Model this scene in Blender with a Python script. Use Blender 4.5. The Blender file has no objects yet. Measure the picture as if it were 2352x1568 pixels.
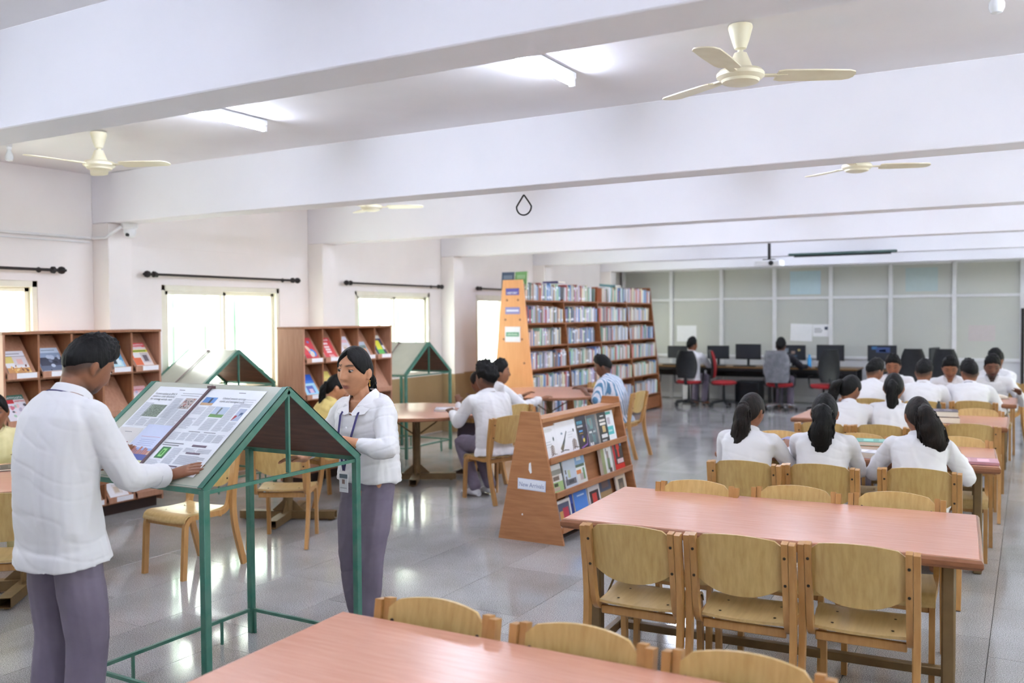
import bpy, math, random
from mathutils import Vector, Matrix, noise
random.seed(7)
SC = bpy.context.scene
COL = SC.collection
V = Vector
PI = math.pi
R = math.radians

# ---------------------------------------------------------------- camera
YAW, PITCH, ROLL, FPX, CAMZ = .5195934, .02783726, .00690664, 2085.46, 1.75
_f = V((-math.sin(YAW)*math.cos(PITCH), math.cos(YAW)*math.cos(PITCH), -math.sin(PITCH)))
_r = V((math.cos(YAW), math.sin(YAW), 0)); _d = _f.cross(_r)
_rt = math.cos(ROLL)*_r + math.sin(ROLL)*_d
_dn = -math.sin(ROLL)*_r + math.cos(ROLL)*_d
cam_data = bpy.data.cameras.new('camera'); cam = bpy.data.objects.new('camera', cam_data); COL.objects.link(cam)
cam_data.sensor_fit = 'HORIZONTAL'; cam_data.sensor_width = 36.0; cam_data.lens = FPX/2352*36.0
cam_data.clip_start = .05; cam_data.clip_end = 200
cam.matrix_world = Matrix(((_rt.x, -_dn.x, -_f.x, 0), (_rt.y, -_dn.y, -_f.y, 0), (_rt.z, -_dn.z, -_f.z, CAMZ), (0, 0, 0, 1)))
cam_data.dof.use_dof = True; cam_data.dof.focus_distance = 4.6; cam_data.dof.aperture_fstop = 2.0
SC.camera = cam

# ---------------------------------------------------------------- world, exposure
SC.view_settings.view_transform = 'Standard'; SC.view_settings.look = 'None'
SC.view_settings.gamma = 1; SC.view_settings.use_curve_mapping = False
SC.view_settings.exposure = 1.92
W = bpy.data.worlds.new('world'); SC.world = W; W.use_nodes = True
wn = W.node_tree.nodes; wl = W.node_tree.links
bg = wn['Background']; bg.inputs[1].default_value = 5.0
tc = wn.new('ShaderNodeTexCoord'); sep = wn.new('ShaderNodeSeparateXYZ'); ramp = wn.new('ShaderNodeValToRGB')
wl.new(tc.outputs['Generated'], sep.inputs[0]); wl.new(sep.outputs[2], ramp.inputs[0]); wl.new(ramp.outputs[0], bg.inputs[0])
ramp.color_ramp.elements[0].position = .30; ramp.color_ramp.elements[0].color = (.50, .52, .46, 1)
ramp.color_ramp.elements[1].position = .53; ramp.color_ramp.elements[1].color = (1.0, .99, .97, 1)
TUBE_E = 36.0

# ---------------------------------------------------------------- materials
def lin(c):
    return tuple(((x/255)/12.92 if x/255 <= .04045 else ((x/255+.055)/1.055)**2.4) for x in c)
_M = {}
def pm(name, c1, c2=None, scale=8., rough=.5, stretch=(1, 1, 1), bump=0., metal=0., spec=.5, objcol=False, vcol=False, rnd=0., detail=4., tr=0., emit=0., alpha=1., coat=0.):
    if name in _M: return _M[name]
    m = bpy.data.materials.new(name); m.use_nodes = True; _M[name] = m
    n = m.node_tree.nodes; l = m.node_tree.links; b = n['Principled BSDF']
    b.inputs['Roughness'].default_value = rough; b.inputs['Metallic'].default_value = metal
    b.inputs['Specular IOR Level'].default_value = spec; b.inputs['Coat Weight'].default_value = coat
    if tr: b.inputs['Transmission Weight'].default_value = tr
    if alpha < 1: b.inputs['Alpha'].default_value = alpha
    t = n.new('ShaderNodeTexCoord'); mp = n.new('ShaderNodeMapping'); mp.inputs['Scale'].default_value = stretch
    nz = n.new('ShaderNodeTexNoise'); nz.inputs['Scale'].default_value = scale; nz.inputs['Detail'].default_value = detail
    l.new(t.outputs['Object'], mp.inputs[0]); l.new(mp.outputs[0], nz.inputs['Vector'])
    c1 = lin(c1); c2 = lin(c2) if c2 else tuple(x*.9 for x in c1)
    mx = n.new('ShaderNodeMix'); mx.data_type = 'RGBA'
    mr = n.new('ShaderNodeMapRange'); mr.inputs[1].default_value = .3; mr.inputs[2].default_value = .7
    l.new(nz.outputs[0], mr.inputs[0]); l.new(mr.outputs[0], mx.inputs[0])
    mx.inputs[6].default_value = (*c1, 1); mx.inputs[7].default_value = (*c2, 1)
    out = mx.outputs[2]
    if objcol or vcol:
        mu = n.new('ShaderNodeMix'); mu.data_type = 'RGBA'; mu.blend_type = 'MULTIPLY'; mu.inputs[0].default_value = 1
        if objcol: s = n.new('ShaderNodeObjectInfo').outputs['Color']
        else:
            a = n.new('ShaderNodeAttribute'); a.attribute_name = 'Col'; s = a.outputs['Color']
        l.new(out, mu.inputs[6]); l.new(s, mu.inputs[7]); out = mu.outputs[2]
    if rnd:
        oi = n.new('ShaderNodeObjectInfo'); hs = n.new('ShaderNodeHueSaturation'); mr2 = n.new('ShaderNodeMapRange')
        mr2.inputs[3].default_value = 1-rnd; mr2.inputs[4].default_value = 1+rnd
        l.new(oi.outputs['Random'], mr2.inputs[0]); l.new(mr2.outputs[0], hs.inputs['Value']); l.new(out, hs.inputs['Color']); out = hs.outputs[0]
        ad = n.new('ShaderNodeVectorMath'); ad.operation = 'ADD'; l.new(mp.outputs[0], ad.inputs[0]); l.new(oi.outputs['Random'], ad.inputs[1])
        sc = n.new('ShaderNodeVectorMath'); sc.operation = 'SCALE'; sc.inputs[3].default_value = 1.0
        l.new(ad.outputs[0], sc.inputs[0]); l.new(sc.outputs[0], nz.inputs['Vector'])
    l.new(out, b.inputs['Base Color'])
    if bump:
        bp = n.new('ShaderNodeBump'); bp.inputs['Strength'].default_value = bump; bp.inputs['Distance'].default_value = .01
        l.new(nz.outputs[0], bp.inputs['Height']); l.new(bp.outputs[0], b.inputs['Normal'])
    if emit:
        b.inputs['Emission Strength'].default_value = emit; b.inputs['Emission Color'].default_value = (*c1, 1)
    return m
M_WALL = pm('wall_paint', (246, 240, 239), (241, 235, 234), 2, .7)
M_CEIL = pm('ceiling_paint', (240, 236, 239), (233, 229, 233), 1.5, .75)
M_BEAM = pm('beam_paint', (243, 241, 247), (238, 236, 243), 1.5, .7)
M_DADO = pm('brown_dado_paint', (172, 147, 108), (160, 134, 96), 2, .5)
M_FRAME = pm('cream_window_frame', (238, 235, 220), (231, 227, 211), 6, .4)
M_GREEN = pm('green_painted_steel', (50, 114, 98), (84, 126, 112), 14, .4, bump=.05, rnd=.04)
M_LGREEN = pm('pale_green_grille', (178, 214, 194), (165, 204, 182), 6, .5)
M_GLASS = pm('window_glass', (250, 255, 252), (245, 252, 250), 3, .02, tr=1.0, spec=.5)
M_CHAIR = pm('chair_plywood', (203, 172, 112), (184, 150, 90), 6, .32, stretch=(9, 9, .5), rnd=.07)
M_CHAIRF = pm('chair_frame_beech', (189, 143, 88), (172, 124, 70), 8, .35, stretch=(6, 6, 1), rnd=.06)
M_SEAT = pm('chair_seat_ply', (206, 176, 122), (190, 158, 104), 6, .28, stretch=(9, .8, 9), rnd=.06)
M_BOLT = pm('dark_bolt', (70, 60, 50), (50, 44, 38), 20, .4, metal=.6)
M_LAM = pm('pink_wood_laminate', (207, 153, 131), (199, 142, 119), 5, .24, stretch=(1.2, 12, 4), rnd=.03)
M_EDGE = pm('table_lipping', (150, 98, 66), (128, 80, 52), 8, .35, stretch=(2, 8, 8))
M_TBASE = pm('table_base_steel', (124, 98, 62), (108, 84, 52), 10, .42)
M_RACK = pm('rack_wood', (188, 140, 114), (172, 122, 96), 6, .45, stretch=(8, 8, .8))
M_RACKD = pm('rack_edge_wood', (158, 106, 72), (140, 90, 58), 8, .4, stretch=(6, 6, 1))
M_NA = pm('display_stand_wood', (182, 128, 86), (162, 106, 66), 4, .4, stretch=(1, 1, 10))
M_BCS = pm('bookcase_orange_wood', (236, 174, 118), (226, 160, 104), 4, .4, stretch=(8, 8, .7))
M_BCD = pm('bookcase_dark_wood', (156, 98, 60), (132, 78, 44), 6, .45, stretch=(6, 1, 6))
M_ALU = pm('aluminium', (240, 240, 241), (232, 232, 235), 6, .3, metal=.1)
M_FROST = pm('frosted_glass', (206, 206, 197), (198, 200, 196), .8, .28)
M_PANEL = pm('white_partition_panel', (226, 226, 228), (216, 216, 220), 2, .4)
M_DARK = pm('black_plastic', (34, 36, 40), (26, 28, 32), 20, .4)
M_SCRN = pm('dark_screen', (26, 30, 36), (20, 23, 28), 4, .15)
M_RED = pm('red_upholstery', (176, 40, 44), (150, 28, 34), 30, .8)
M_PLAST = pm('plastic_cover', (176, 176, 184), (140, 142, 152), 10, .2, bump=.6, alpha=.6)
M_CHROME = pm('chrome', (210, 210, 214), (190, 190, 196), 8, .15, metal=.9)
M_FAN = pm('cream_fan_enamel', (240, 232, 206), (230, 220, 190), 8, .35)
M_WHITE = pm('white_plastic', (240, 240, 242), (230, 230, 234), 8, .4)
M_IRON = pm('black_rod', (44, 38, 40), (32, 28, 30), 12, .45, metal=.3)
M_TUBE = pm('lit_tube', (225, 236, 255), (225, 236, 255), 1, .5, emit=TUBE_E)
M_PRINT = pm('printed_paper', (255, 255, 255), (250, 250, 250), 12, .38, vcol=True)
M_BOOK = pm('book_cover', (255, 255, 255), (225, 225, 225), 14, .65, objcol=True)
M_PAGES = pm('book_pages', (238, 228, 212), (226, 214, 196), 60, .7, stretch=(1, 1, 8))
M_LABEL = pm('paper_label', (240, 240, 244), (232, 232, 238), 20, .75)
M_MDF = pm('dark_board_underside', (106, 66, 48), (82, 48, 34), 5, .6, stretch=(1, 6, 6), bump=.1)
M_BOARD = pm('grey_board_sheet', (186, 188, 174), (176, 178, 164), 5, .22)
M_STRAP = pm('mauve_strap', (112, 86, 92), (98, 74, 80), 20, .5)
M_SKIN = pm('skin', (255, 255, 255), (240, 236, 232), 30, .5, vcol=True)
M_HAIR = pm('black_hair', (16, 14, 15), (6, 5, 6), 60, .55, stretch=(1, 1, .12), bump=.6, spec=.22)
M_HAIRB = pm('brown_black_hair', (34, 25, 22), (13, 9, 8), 60, .55, stretch=(1, 1, .12), bump=.6, spec=.22)
M_SHIRT = pm('white_cotton', (229, 227, 230), (222, 220, 224), 3, .75, bump=.04)
M_YELLOW = pm('yellow_cotton', (226, 204, 130), (212, 188, 112), 5, .75)
M_CREAM = pm('pale_yellow_cotton', (238, 228, 178), (228, 216, 160), 5, .75)
M_TROUS = pm('grey_mauve_trouser', (126, 116, 134), (112, 102, 120), 6, .8)
M_MAROON = pm('red_cotton', (170, 24, 30), (140, 14, 22), 8, .75)
M_BLACKC = pm('black_cloth', (34, 34, 42), (24, 24, 30), 8, .8)
M_NAVY = pm('navy_lanyard', (52, 42, 110), (40, 32, 90), 20, .5)
M_SHOE = pm('white_shoe', (225, 224, 228), (205, 204, 210), 12, .5)
M_SANDAL = pm('dark_sandal', (60, 44, 36), (44, 32, 26), 12, .5)
M_GOLD = pm('gold', (222, 178, 90), (200, 150, 70), 10, .25, metal=.9)
M_EYE = pm('eye_white', (196, 186, 180), (186, 176, 170), 10, .2)
M_IRIS = pm('dark_iris', (34, 22, 18), (20, 14, 12), 30, .12)
M_DESK = pm('desk_top', (128, 96, 58), (110, 80, 46), 5, .4, stretch=(1, 8, 8))
M_BLUEB = pm('blue_bottle', (60, 160, 220), (50, 140, 205), 8, .2)
M_BULB = pm('bulb_glass', (232, 234, 236), (224, 226, 230), 6, .12)
M_BASE = pm('rack_plinth', (60, 40, 32), (46, 30, 24), 6, .5)

def stripes_mat():
    m = pm('blue_striped_cotton', (214, 222, 232), (206, 214, 226), 6, .75)
    n = m.node_tree.nodes; l = m.node_tree.links; b = n['Principled BSDF']
    w = n.new('ShaderNodeTexWave'); w.wave_type = 'BANDS'; w.bands_direction = 'X'; w.inputs['Scale'].default_value = 9.0; w.inputs['Distortion'].default_value = .12
    t = n.new('ShaderNodeTexCoord'); l.new(t.outputs['Object'], w.inputs[0])
    rp = n.new('ShaderNodeValToRGB'); rp.color_ramp.interpolation = 'CONSTANT'
    e = rp.color_ramp.elements; e[0].position = 0; e[0].color = (*lin((226, 226, 234)), 1); e[1].position = .55; e[1].color = (*lin((92, 136, 172)), 1)
    k = e.new(.12); k.color = (*lin((196, 176, 196)), 1); k2 = e.new(.2); k2.color = (*lin((226, 226, 234)), 1)
    l.new(w.outputs['Color'], rp.inputs[0]); l.new(rp.outputs[0], b.inputs['Base Color'])
    return m
M_STRIPE = stripes_mat()
def granite():
    m = bpy.data.materials.new('grey_granite'); m.use_nodes = True
    n = m.node_tree.nodes; l = m.node_tree.links; b = n['Principled BSDF']
    t = n.new('ShaderNodeTexCoord'); oi = n.new('ShaderNodeObjectInfo')
    ad = n.new('ShaderNodeVectorMath'); ad.operation = 'ADD'; l.new(t.outputs['Object'], ad.inputs[0]); l.new(oi.outputs['Location'], ad.inputs[1])
    a = n.new('ShaderNodeTexNoise'); a.inputs['Scale'].default_value = 190; a.inputs['Detail'].default_value = 4
    c = n.new('ShaderNodeTexNoise'); c.inputs['Scale'].default_value = 2.2; c.inputs['Detail'].default_value = 5
    l.new(ad.outputs[0], a.inputs['Vector']); l.new(ad.outputs[0], c.inputs['Vector'])
    r1 = n.new('ShaderNodeValToRGB'); e = r1.color_ramp.elements
    e[0].position = .36; e[0].color = (*lin((124, 123, 126)), 1); e[1].position = .64; e[1].color = (*lin((206, 204, 205)), 1)
    l.new(a.outputs[0], r1.inputs[0])
    mx = n.new('ShaderNodeMix'); mx.data_type = 'RGBA'; mx.blend_type = 'MULTIPLY'; mx.inputs[0].default_value = 1
    r2 = n.new('ShaderNodeValToRGB'); e = r2.color_ramp.elements
    e[0].position = .35; e[0].color = (.84, .83, .81, 1); e[1].position = .65; e[1].color = (1, 1, 1, 1)
    l.new(c.outputs[0], r2.inputs[0]); l.new(r1.outputs[0], mx.inputs[6]); l.new(r2.outputs[0], mx.inputs[7])
    hs = n.new('ShaderNodeHueSaturation'); mr = n.new('ShaderNodeMapRange'); mr.inputs[3].default_value = .9; mr.inputs[4].default_value = 1.08
    l.new(oi.outputs['Random'], mr.inputs[0]); l.new(mr.outputs[0], hs.inputs['Value']); l.new(mx.outputs[2], hs.inputs['Color'])
    l.new(hs.outputs[0], b.inputs['Base Color'])
    rr = n.new('ShaderNodeMapRange'); rr.inputs[3].default_value = .05; rr.inputs[4].default_value = .15
    l.new(c.outputs[0], rr.inputs[0]); l.new(rr.outputs[0], b.inputs['Roughness'])
    b.inputs['Specular IOR Level'].default_value = .7
    return m
M_GRAN = granite()
M_GROUT = pm('dark_joint', (98, 94, 92), (84, 80, 78), 20, .8)

# ---------------------------------------------------------------- mesh builder
def frame_from(t, hint=V((0, 0, 1))):
    t = t.normalized()
    if abs(t.dot(hint)) > .97: hint = V((0, 1, 0)) if abs(t.y) < .9 else V((1, 0, 0))
    u = hint.cross(t).normalized(); w = t.cross(u).normalized()
    return u, w
class MB:
    def __init__(s): s.v = []; s.f = []; s.m = []; s.c = []
    def add(s, vs, fs, mi=0, col=None):
        o = len(s.v); s.v += [V(p) for p in vs]
        for f in fs: s.f.append([i+o for i in f]); s.m.append(mi); s.c.append(col)
        return s
    def box(s, c, d, rot=None, mi=0, col=None, bev=0.):
        c = V(c); x, y, z = (k/2 for k in d)
        if bev:
            b = min(bev, x*.49, y*.49, z*.49)
            P = []; idx = {}
            for sx in (-1, 1):
                for sy in (-1, 1):
                    for sz in (-1, 1):
                        for ax in range(3):
                            q = [sx*(x-b), sy*(y-b), sz*(z-b)]
                            q[ax] = (sx*x, sy*y, sz*z)[ax]; idx[(sx, sy, sz, ax)] = len(P); P.append(V(q))
            F = []
            for ax in range(3):
                o1, o2 = [a for a in range(3) if a != ax]
                for sg in (-1, 1):
                    L = []
                    for a1, a2 in ((-1, -1), (1, -1), (1, 1), (-1, 1)):
                        k = [0, 0, 0]; k[ax] = sg; k[o1] = a1; k[o2] = a2; L.append(idx[(*k, ax)])
                    F.append(L)
            for ax in range(3):
                o1, o2 = [a for a in range(3) if a != ax]
                for a1 in (-1, 1):
                    for a2 in (-1, 1):
                        k = [0, 0, 0]; k[o1] = a1; k[o2] = a2; kp = k[:]; k[ax] = -1; kp[ax] = 1
                        F.append([idx[(*k, o1)], idx[(*kp, o1)], idx[(*kp, o2)], idx[(*k, o2)]])
            for sx in (-1, 1):
                for sy in (-1, 1):
                    for sz in (-1, 1): F.append([idx[(sx, sy, sz, a)] for a in range(3)])
            ctr = V((0, 0, 0)); G = []
            for f in F:
                nn = (P[f[1]]-P[f[0]]).cross(P[f[2]]-P[f[1]]); mid = sum((P[i] for i in f), V((0, 0, 0)))/len(f)
                G.append(f if nn.dot(mid) > 0 else f[::-1])
            F = G
        else:
            P = [V((i*x, j*y, k*z)) for i in (-1, 1) for j in (-1, 1) for k in (-1, 1)]
            F = [[0, 1, 3, 2], [4, 6, 7, 5], [0, 4, 5, 1], [2, 3, 7, 6], [0, 2, 6, 4], [1, 5, 7, 3]]
        if rot: P = [rot @ p for p in P]
        return s.add([p+c for p in P], F, mi, col)
    def bar(s, a, b, w, t, mi=0, hint=V((0, 0, 1)), bev=0., col=None):
        a = V(a); b = V(b); d = b-a; u, q = frame_from(d, hint); m = Matrix((u, d.normalized(), q)).transposed()
        # columns u (width), d (length), q (thickness)
        if m.determinant() < 0: m = Matrix((-u, d.normalized(), q)).transposed()
        return s.box((a+b)/2, (w, d.length, t), m, mi, col, bev)
    def loft(s, rings, cap=True, mi=0, closed=False, col=None):
        n = len(rings[0]); vs = [p for r in rings for p in r]; fs = []
        k = len(rings)
        for i in range(k if closed else k-1):
            for j in range(n):
                a = i*n+j; b = i*n+(j+1) % n; c = ((i+1) % k)*n+(j+1) % n; d = ((i+1) % k)*n+j
                fs.append([a, b, c, d])
        if cap and not closed: fs.append(list(range(n))[::-1]); fs.append([(k-1)*n+j for j in range(n)])
        return s.add(vs, fs, mi, col)
    def tube(s, pts, r, n=8, mi=0, cap=True, hint=V((0, 0, 1)), flat=1., closed=False, col=None, endround=False):
        pts = [V(p) for p in pts]; k = len(pts)
        rs = list(r) if hasattr(r, '__len__') else [r]*k
        if endround and not closed:
            t0 = (pts[0]-pts[1]).normalized(); t1 = (pts[-1]-pts[-2]).normalized()
            pts = [pts[0]+t0*rs[0]*.8, pts[0]+t0*rs[0]*.45]+pts+[pts[-1]+t1*rs[-1]*.45, pts[-1]+t1*rs[-1]*.8]
            rs = [rs[0]*.45, rs[0]*.85]+rs+[rs[-1]*.85, rs[-1]*.45]; k = len(pts)
        T = []
        for i in range(k):
            if closed: T.append((pts[(i+1) % k]-pts[i-1]).normalized())
            else: T.append((pts[min(i+1, k-1)]-pts[max(i-1, 0)]).normalized())
        u, w = frame_from(T[0], hint); rings = []
        for i in range(k):
            u = (u-T[i]*u.dot(T[i])); u.normalize(); w = T[i].cross(u)
            rings.append([pts[i]+(u*math.cos(2*PI*j/n)+w*math.sin(2*PI*j/n)*flat)*rs[i] for j in range(n)])
        return s.loft(rings, cap, mi, closed, col)
    def lathe(s, prof, n=20, c=(0, 0, 0), mi=0, cap=True, axis=None):
        c = V(c); q = axis
        rings = []
        for r, z in prof:
            ring = [V((math.cos(2*PI*j/n)*max(r, 1e-4), math.sin(2*PI*j/n)*max(r, 1e-4), z)) for j in range(n)]
            if q: ring = [q @ p for p in ring]
            rings.append([p+c for p in ring])
        return s.loft(rings, cap, mi)
    def sweep(s, path, a, b, n=None, mi=0, side=V((1, 0, 0))):
        # rectangular section: a along 'side', b across, path in the plane normal to side
        path = [V(p) for p in path]; k = len(path); rings = []
        for i in range(k):
            t = (path[min(i+1, k-1)]-path[max(i-1, 0)]).normalized(); w = side.cross(t).normalized()
            rings.append([path[i]+side*a/2+w*b/2, path[i]-side*a/2+w*b/2, path[i]-side*a/2-w*b/2, path[i]+side*a/2-w*b/2])
        return s.loft(rings, True, mi)
    def prism(s, poly, o, e1, e2, e3, t, mi=0, col=None):
        o = V(o); e1 = V(e1); e2 = V(e2); e3 = V(e3); n = len(poly)
        A = [o+e1*x+e2*y for x, y in poly]; B = [p+e3*t for p in A]
        return s.add(A+B, [list(range(n))[::-1], list(range(n, 2*n))]+[[i, (i+1) % n, n+(i+1) % n, n+i] for i in range(n)], mi, col)
    def quad(s, o, e1, e2, col=None, mi=0):
        o = V(o); e1 = V(e1); e2 = V(e2)
        return s.add([o, o+e1, o+e1+e2, o+e2], [[0, 1, 2, 3]], mi, col)
    def mesh(s, name, mats, smooth=True, ang=40):
        me = bpy.data.meshes.new(name); me.from_pydata([tuple(p) for p in s.v], [], s.f)
        for m in (mats if isinstance(mats, (list, tuple)) else [mats]): me.materials.append(m)
        me.polygons.foreach_set('material_index', s.m)
        if any(c is not None for c in s.c):
            at = me.color_attributes.new('Col', 'FLOAT_COLOR', 'CORNER'); buf = []
            for f, c in zip(s.f, s.c):
                c = lin(c) if c is not None else (1, 1, 1)
                buf += [*c, 1.]*len(f)
            at.data.foreach_set('color', buf)
        if smooth:
            me.polygons.foreach_set('use_smooth', [True]*len(s.f)); me.set_sharp_from_angle(angle=R(ang))
        me.update()
        return me
    def build(s, name, mats, parent=None, loc=(0, 0, 0), rz=0., smooth=True, ang=40):
        o = bpy.data.objects.new(name, s.mesh(name, mats, smooth, ang)); COL.objects.link(o)
        o.location = loc; o.rotation_euler = (0, 0, rz)
        if parent: o.parent = parent
        return o
def tag(o, label=None, cat=None, group=None, kind=None):
    if label: o['label'] = label
    if cat: o['category'] = cat
    if group: o['group'] = group
    if kind: o['kind'] = kind
    return o
def thing(name, label, cat, loc=(0, 0, 0), rz=0., group=None, kind=None):
    o = bpy.data.objects.new(name, None); COL.objects.link(o); o.location = loc; o.rotation_euler = (0, 0, rz); o.empty_display_size = .05
    return tag(o, label, cat, group, kind)
def dup(o, parent=None):
    c = o.copy(); COL.objects.link(c); c.parent = parent
    for ch in list(o.children): dup(ch, c)
    return c
def place(o, loc, rz, label=None, group=None):
    o.location = loc; o.rotation_euler = (0, 0, rz)
    if label: o['label'] = label
    if group: o['group'] = group
    return o
_txt = {}
def text_mesh(st, bold=0.):
    if (st, bold) in _txt: return _txt[(st, bold)]
    cu = bpy.data.curves.new('t', 'FONT'); cu.body = st; cu.align_x = 'CENTER'; cu.align_y = 'CENTER'; cu.size = 1; cu.resolution_u = 2; cu.offset = bold
    o = bpy.data.objects.new('t', cu); COL.objects.link(o)
    me = bpy.data.meshes.new_from_object(o.evaluated_get(bpy.context.evaluated_depsgraph_get()))
    r = ([v.co.copy() for v in me.vertices], [list(p.vertices) for p in me.polygons])
    bpy.data.objects.remove(o); bpy.data.curves.remove(cu); bpy.data.meshes.remove(me)
    _txt[(st, bold)] = r
    return r
def add_text(mb, st, o, e1, e2, size, col, mi=0, wmax=None, bold=0.):
    vs, fs = text_mesh(st, bold); o = V(o); e1 = V(e1); e2 = V(e2); sx = size
    if wmax:
        w = max(v.x for v in vs)-min(v.x for v in vs); sx = min(size*1.6, wmax/w) if w else size
    mb.add([o+e1*(v.x*sx)+e2*(v.y*size) for v in vs], fs, mi, col)
def glass_mat(m):
    n = m.node_tree.nodes; l = m.node_tree.links; out = n['Material Output']
    t = n.new('ShaderNodeBsdfTransparent'); t.inputs[0].default_value = (.97, 1, .985, 1)
    g = n.new('ShaderNodeBsdfGlossy'); g.inputs[1].default_value = .03
    mx = n.new('ShaderNodeMixShader'); mx.inputs[0].default_value = .06
    l.new(t.outputs[0], mx.inputs[1]); l.new(g.outputs[0], mx.inputs[2]); l.new(mx.outputs[0], out.inputs[0])
glass_mat(M_GLASS)
# ---------------------------------------------------------------- room shell
XL, XR, YB, YP, ZC, ZS = -7.82, 3.2, -2.4, 18.4, 3.13, 2.66
BEAMS = [-.41, 2.58, 5.58, 8.57, 11.5, 14.45, 17.4]
BW = .25
floor = MB().box(((XL+XR)/2, (YB+YP)/2+.3, -.08), (XR-XL+.5, YP-YB+1.2, .12)).build('floor', M_GROUT)
tag(floor, 'grey polished granite slab floor', None, kind='structure')
def proj(x, y, z):
    p = V((x, y, z-CAMZ)); w = p.dot(_f)
    return (1176+FPX*p.dot(_rt)/w, 784+FPX*p.dot(_dn)/w, w) if w > .1 else (0, 0, -1)
TW, TL = .6, .893
tile_me = MB().box((0, 0, -.01), (TW-.003, TL-.003, .02), bev=.0004).mesh('granite_tile', M_GRAN, smooth=False)
cells = []
k0 = math.floor((XL+.18)/TW); k1 = math.ceil((XR+.18)/TW)
for k in range(k0, k1):
    yo = 6.067 if k % 2 == 0 else 6.352
    j0 = math.floor((YB-yo)/TL); j1 = math.ceil((YP-yo)/TL)
    for j in range(j0, j1):
        x0, x1 = max(-.18+k*TW, XL), min(-.18+(k+1)*TW, XR); y0, y1 = max(yo+j*TL, YB), min(yo+(j+1)*TL, YP)
        if x1-x0 > .02 and y1-y0 > .02: cells.append((x0, x1, y0, y1))
def seen(c):
    for a in (c[0], c[1], (c[0]+c[1])/2):
        for b in (c[2], c[3], (c[2]+c[3])/2):
            x, y, w = proj(a, b, 0)
            if w > 0 and -10 < x < 2362 and y < 1600: return True
    return False
vis = sorted([c for c in cells if seen(c)], key=lambda c: (c[0]+c[1])**2+(c[2]+c[3])**2)
first = set(vis[:300]); rest = MB()
for c in cells:
    cx, cy, sx, sy = (c[0]+c[1])/2, (c[2]+c[3])/2, c[1]-c[0], c[3]-c[2]
    if c in first:
        o = bpy.data.objects.new('granite_tile', tile_me); COL.objects.link(o); o.location = (cx, cy, 0)
        o.scale = (sx/TW, sy/TL, 1); o.parent = floor
    else: rest.box((cx, cy, -.01), (sx-.003, sy-.003, .02))
tag(rest.build('granite_tiles', M_GRAN, floor, smooth=False), kind='stuff')

ceiling = MB().box(((XL+XR)/2, (YB+YP)/2+.2, ZC+.1), (XR-XL+.5, YP-YB+1.2, .2)).build('ceiling', M_CEIL)
tag(ceiling, 'white painted ceiling with deep cross beams', None, kind='structure')
for y in BEAMS:
    MB().box(((XL+XR)/2, y+BW/2, (ZC+ZS)/2), (XR-XL, BW, ZC-ZS), bev=.006).build('beam', M_BEAM, ceiling)

WINS = [(.4, 2.05), (3.36, 5.02), (6.37, 8.07), (9.467, 11.21), (12.5, 14.2), (15.45, 17.15)]
Z0, Z1 = .9, 2.1
def side_wall(name, x, sgn, label):
    mb = MB(); T = .23; cx = x+sgn*T/2; ys = [YB-.3]+[q for w in WINS for q in w]+[YP+.9]
    for i in range(0, len(ys), 2):
        a, b = ys[i], ys[i+1]; mb.box((cx, (a+b)/2, ZC/2), (T, b-a, ZC))
    for a, b in WINS:
        mb.box((cx, (a+b)/2, Z0/2), (T, b-a, Z0)); mb.box((cx, (a+b)/2, (Z1+ZC)/2), (T, b-a, ZC-Z1))
    o = mb.build(name, M_WALL, smooth=False); tag(o, label, kind='structure')
    MB().box((x-sgn*.004, (YB+YP)/2, .44), (.008, YP-YB, .86)).build('dado', M_DADO, o)
    for y in BEAMS[1:]:
        MB().box((x-sgn*.12, y+.13, (ZS+.88)/2), (.24, .26, ZS-.88), bev=.006).build('pillar', M_WALL, o)
        MB().box((x-sgn*.121, y+.13, .44), (.244, .266, .88), bev=.004).build('pillar_dado', M_DADO, o)
    for a, b in zip(BEAMS[1:], BEAMS[2:]): MB().box((x-sgn*.003, (a+.26+b)/2, 2.49), (.006, b-a-.26, .012)).build('wall_ledge', M_WALL, o)
    return o
wall_left = side_wall('wall_left', XL, -1, 'pinkish white wall with windows and brown painted dado')
wall_right = side_wall('wall_right', XR, 1, 'white window wall on the far right')
tag(MB().box(((XL+XR)/2, YB-.1, ZC/2), (XR-XL+.4, .2, ZC)).build('wall_back', M_WALL, smooth=False), 'plain white end wall', kind='structure')
tag(MB().box(((XL+XR)/2, YP+.75, ZC/2), (XR-XL+.4, .1, ZC)).build('wall_front', M_WALL, smooth=False), 'white wall behind the glazed partition', kind='structure')

def window(n, x, sgn, y0, y1):
    w = thing('window_%d' % n, None, None, (x+sgn*.05, (y0+y1)/2, Z0), 0, kind='structure')
    h = Z1-Z0; hw = (y1-y0)/2
    fr = MB()
    for s in (-1, 1): fr.box((0, s*(hw-.025), h/2), (.09, .05, h), bev=.004)
    fr.box((0, 0, .025), (.12, 2*hw, .05), bev=.004); fr.box((0, 0, h-.03), (.09, 2*hw, .06), bev=.004)
    fr.build('window_frame', M_FRAME, w)
    for s, dx in ((-1, .018), (1, -.018)):
        sa = MB(); ya, yb = (-hw+.05, .03) if s < 0 else (-.03, hw-.05)
        for q in (ya+.022, yb-.022): sa.box((dx, q, h/2), (.03, .044, h-.1), bev=.003)
        for q in (.07, h-.08): sa.box((dx, (ya+yb)/2, q), (.03, yb-ya, .04), bev=.003)
        so = sa.build('sash', M_FRAME, w)
        MB().box((dx, (ya+yb)/2, h/2), (.005, yb-ya-.04, h-.16)).build('pane', M_GLASS, so, smooth=False)
    for i in range(4):
        q = -hw+.28+(2*hw-.4)*i/3
        MB().box((sgn*.13, q, h/2), (.03, .045, h), bev=.003).build('grille_bar', M_LGREEN, w)
    return w
n = 1
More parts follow.
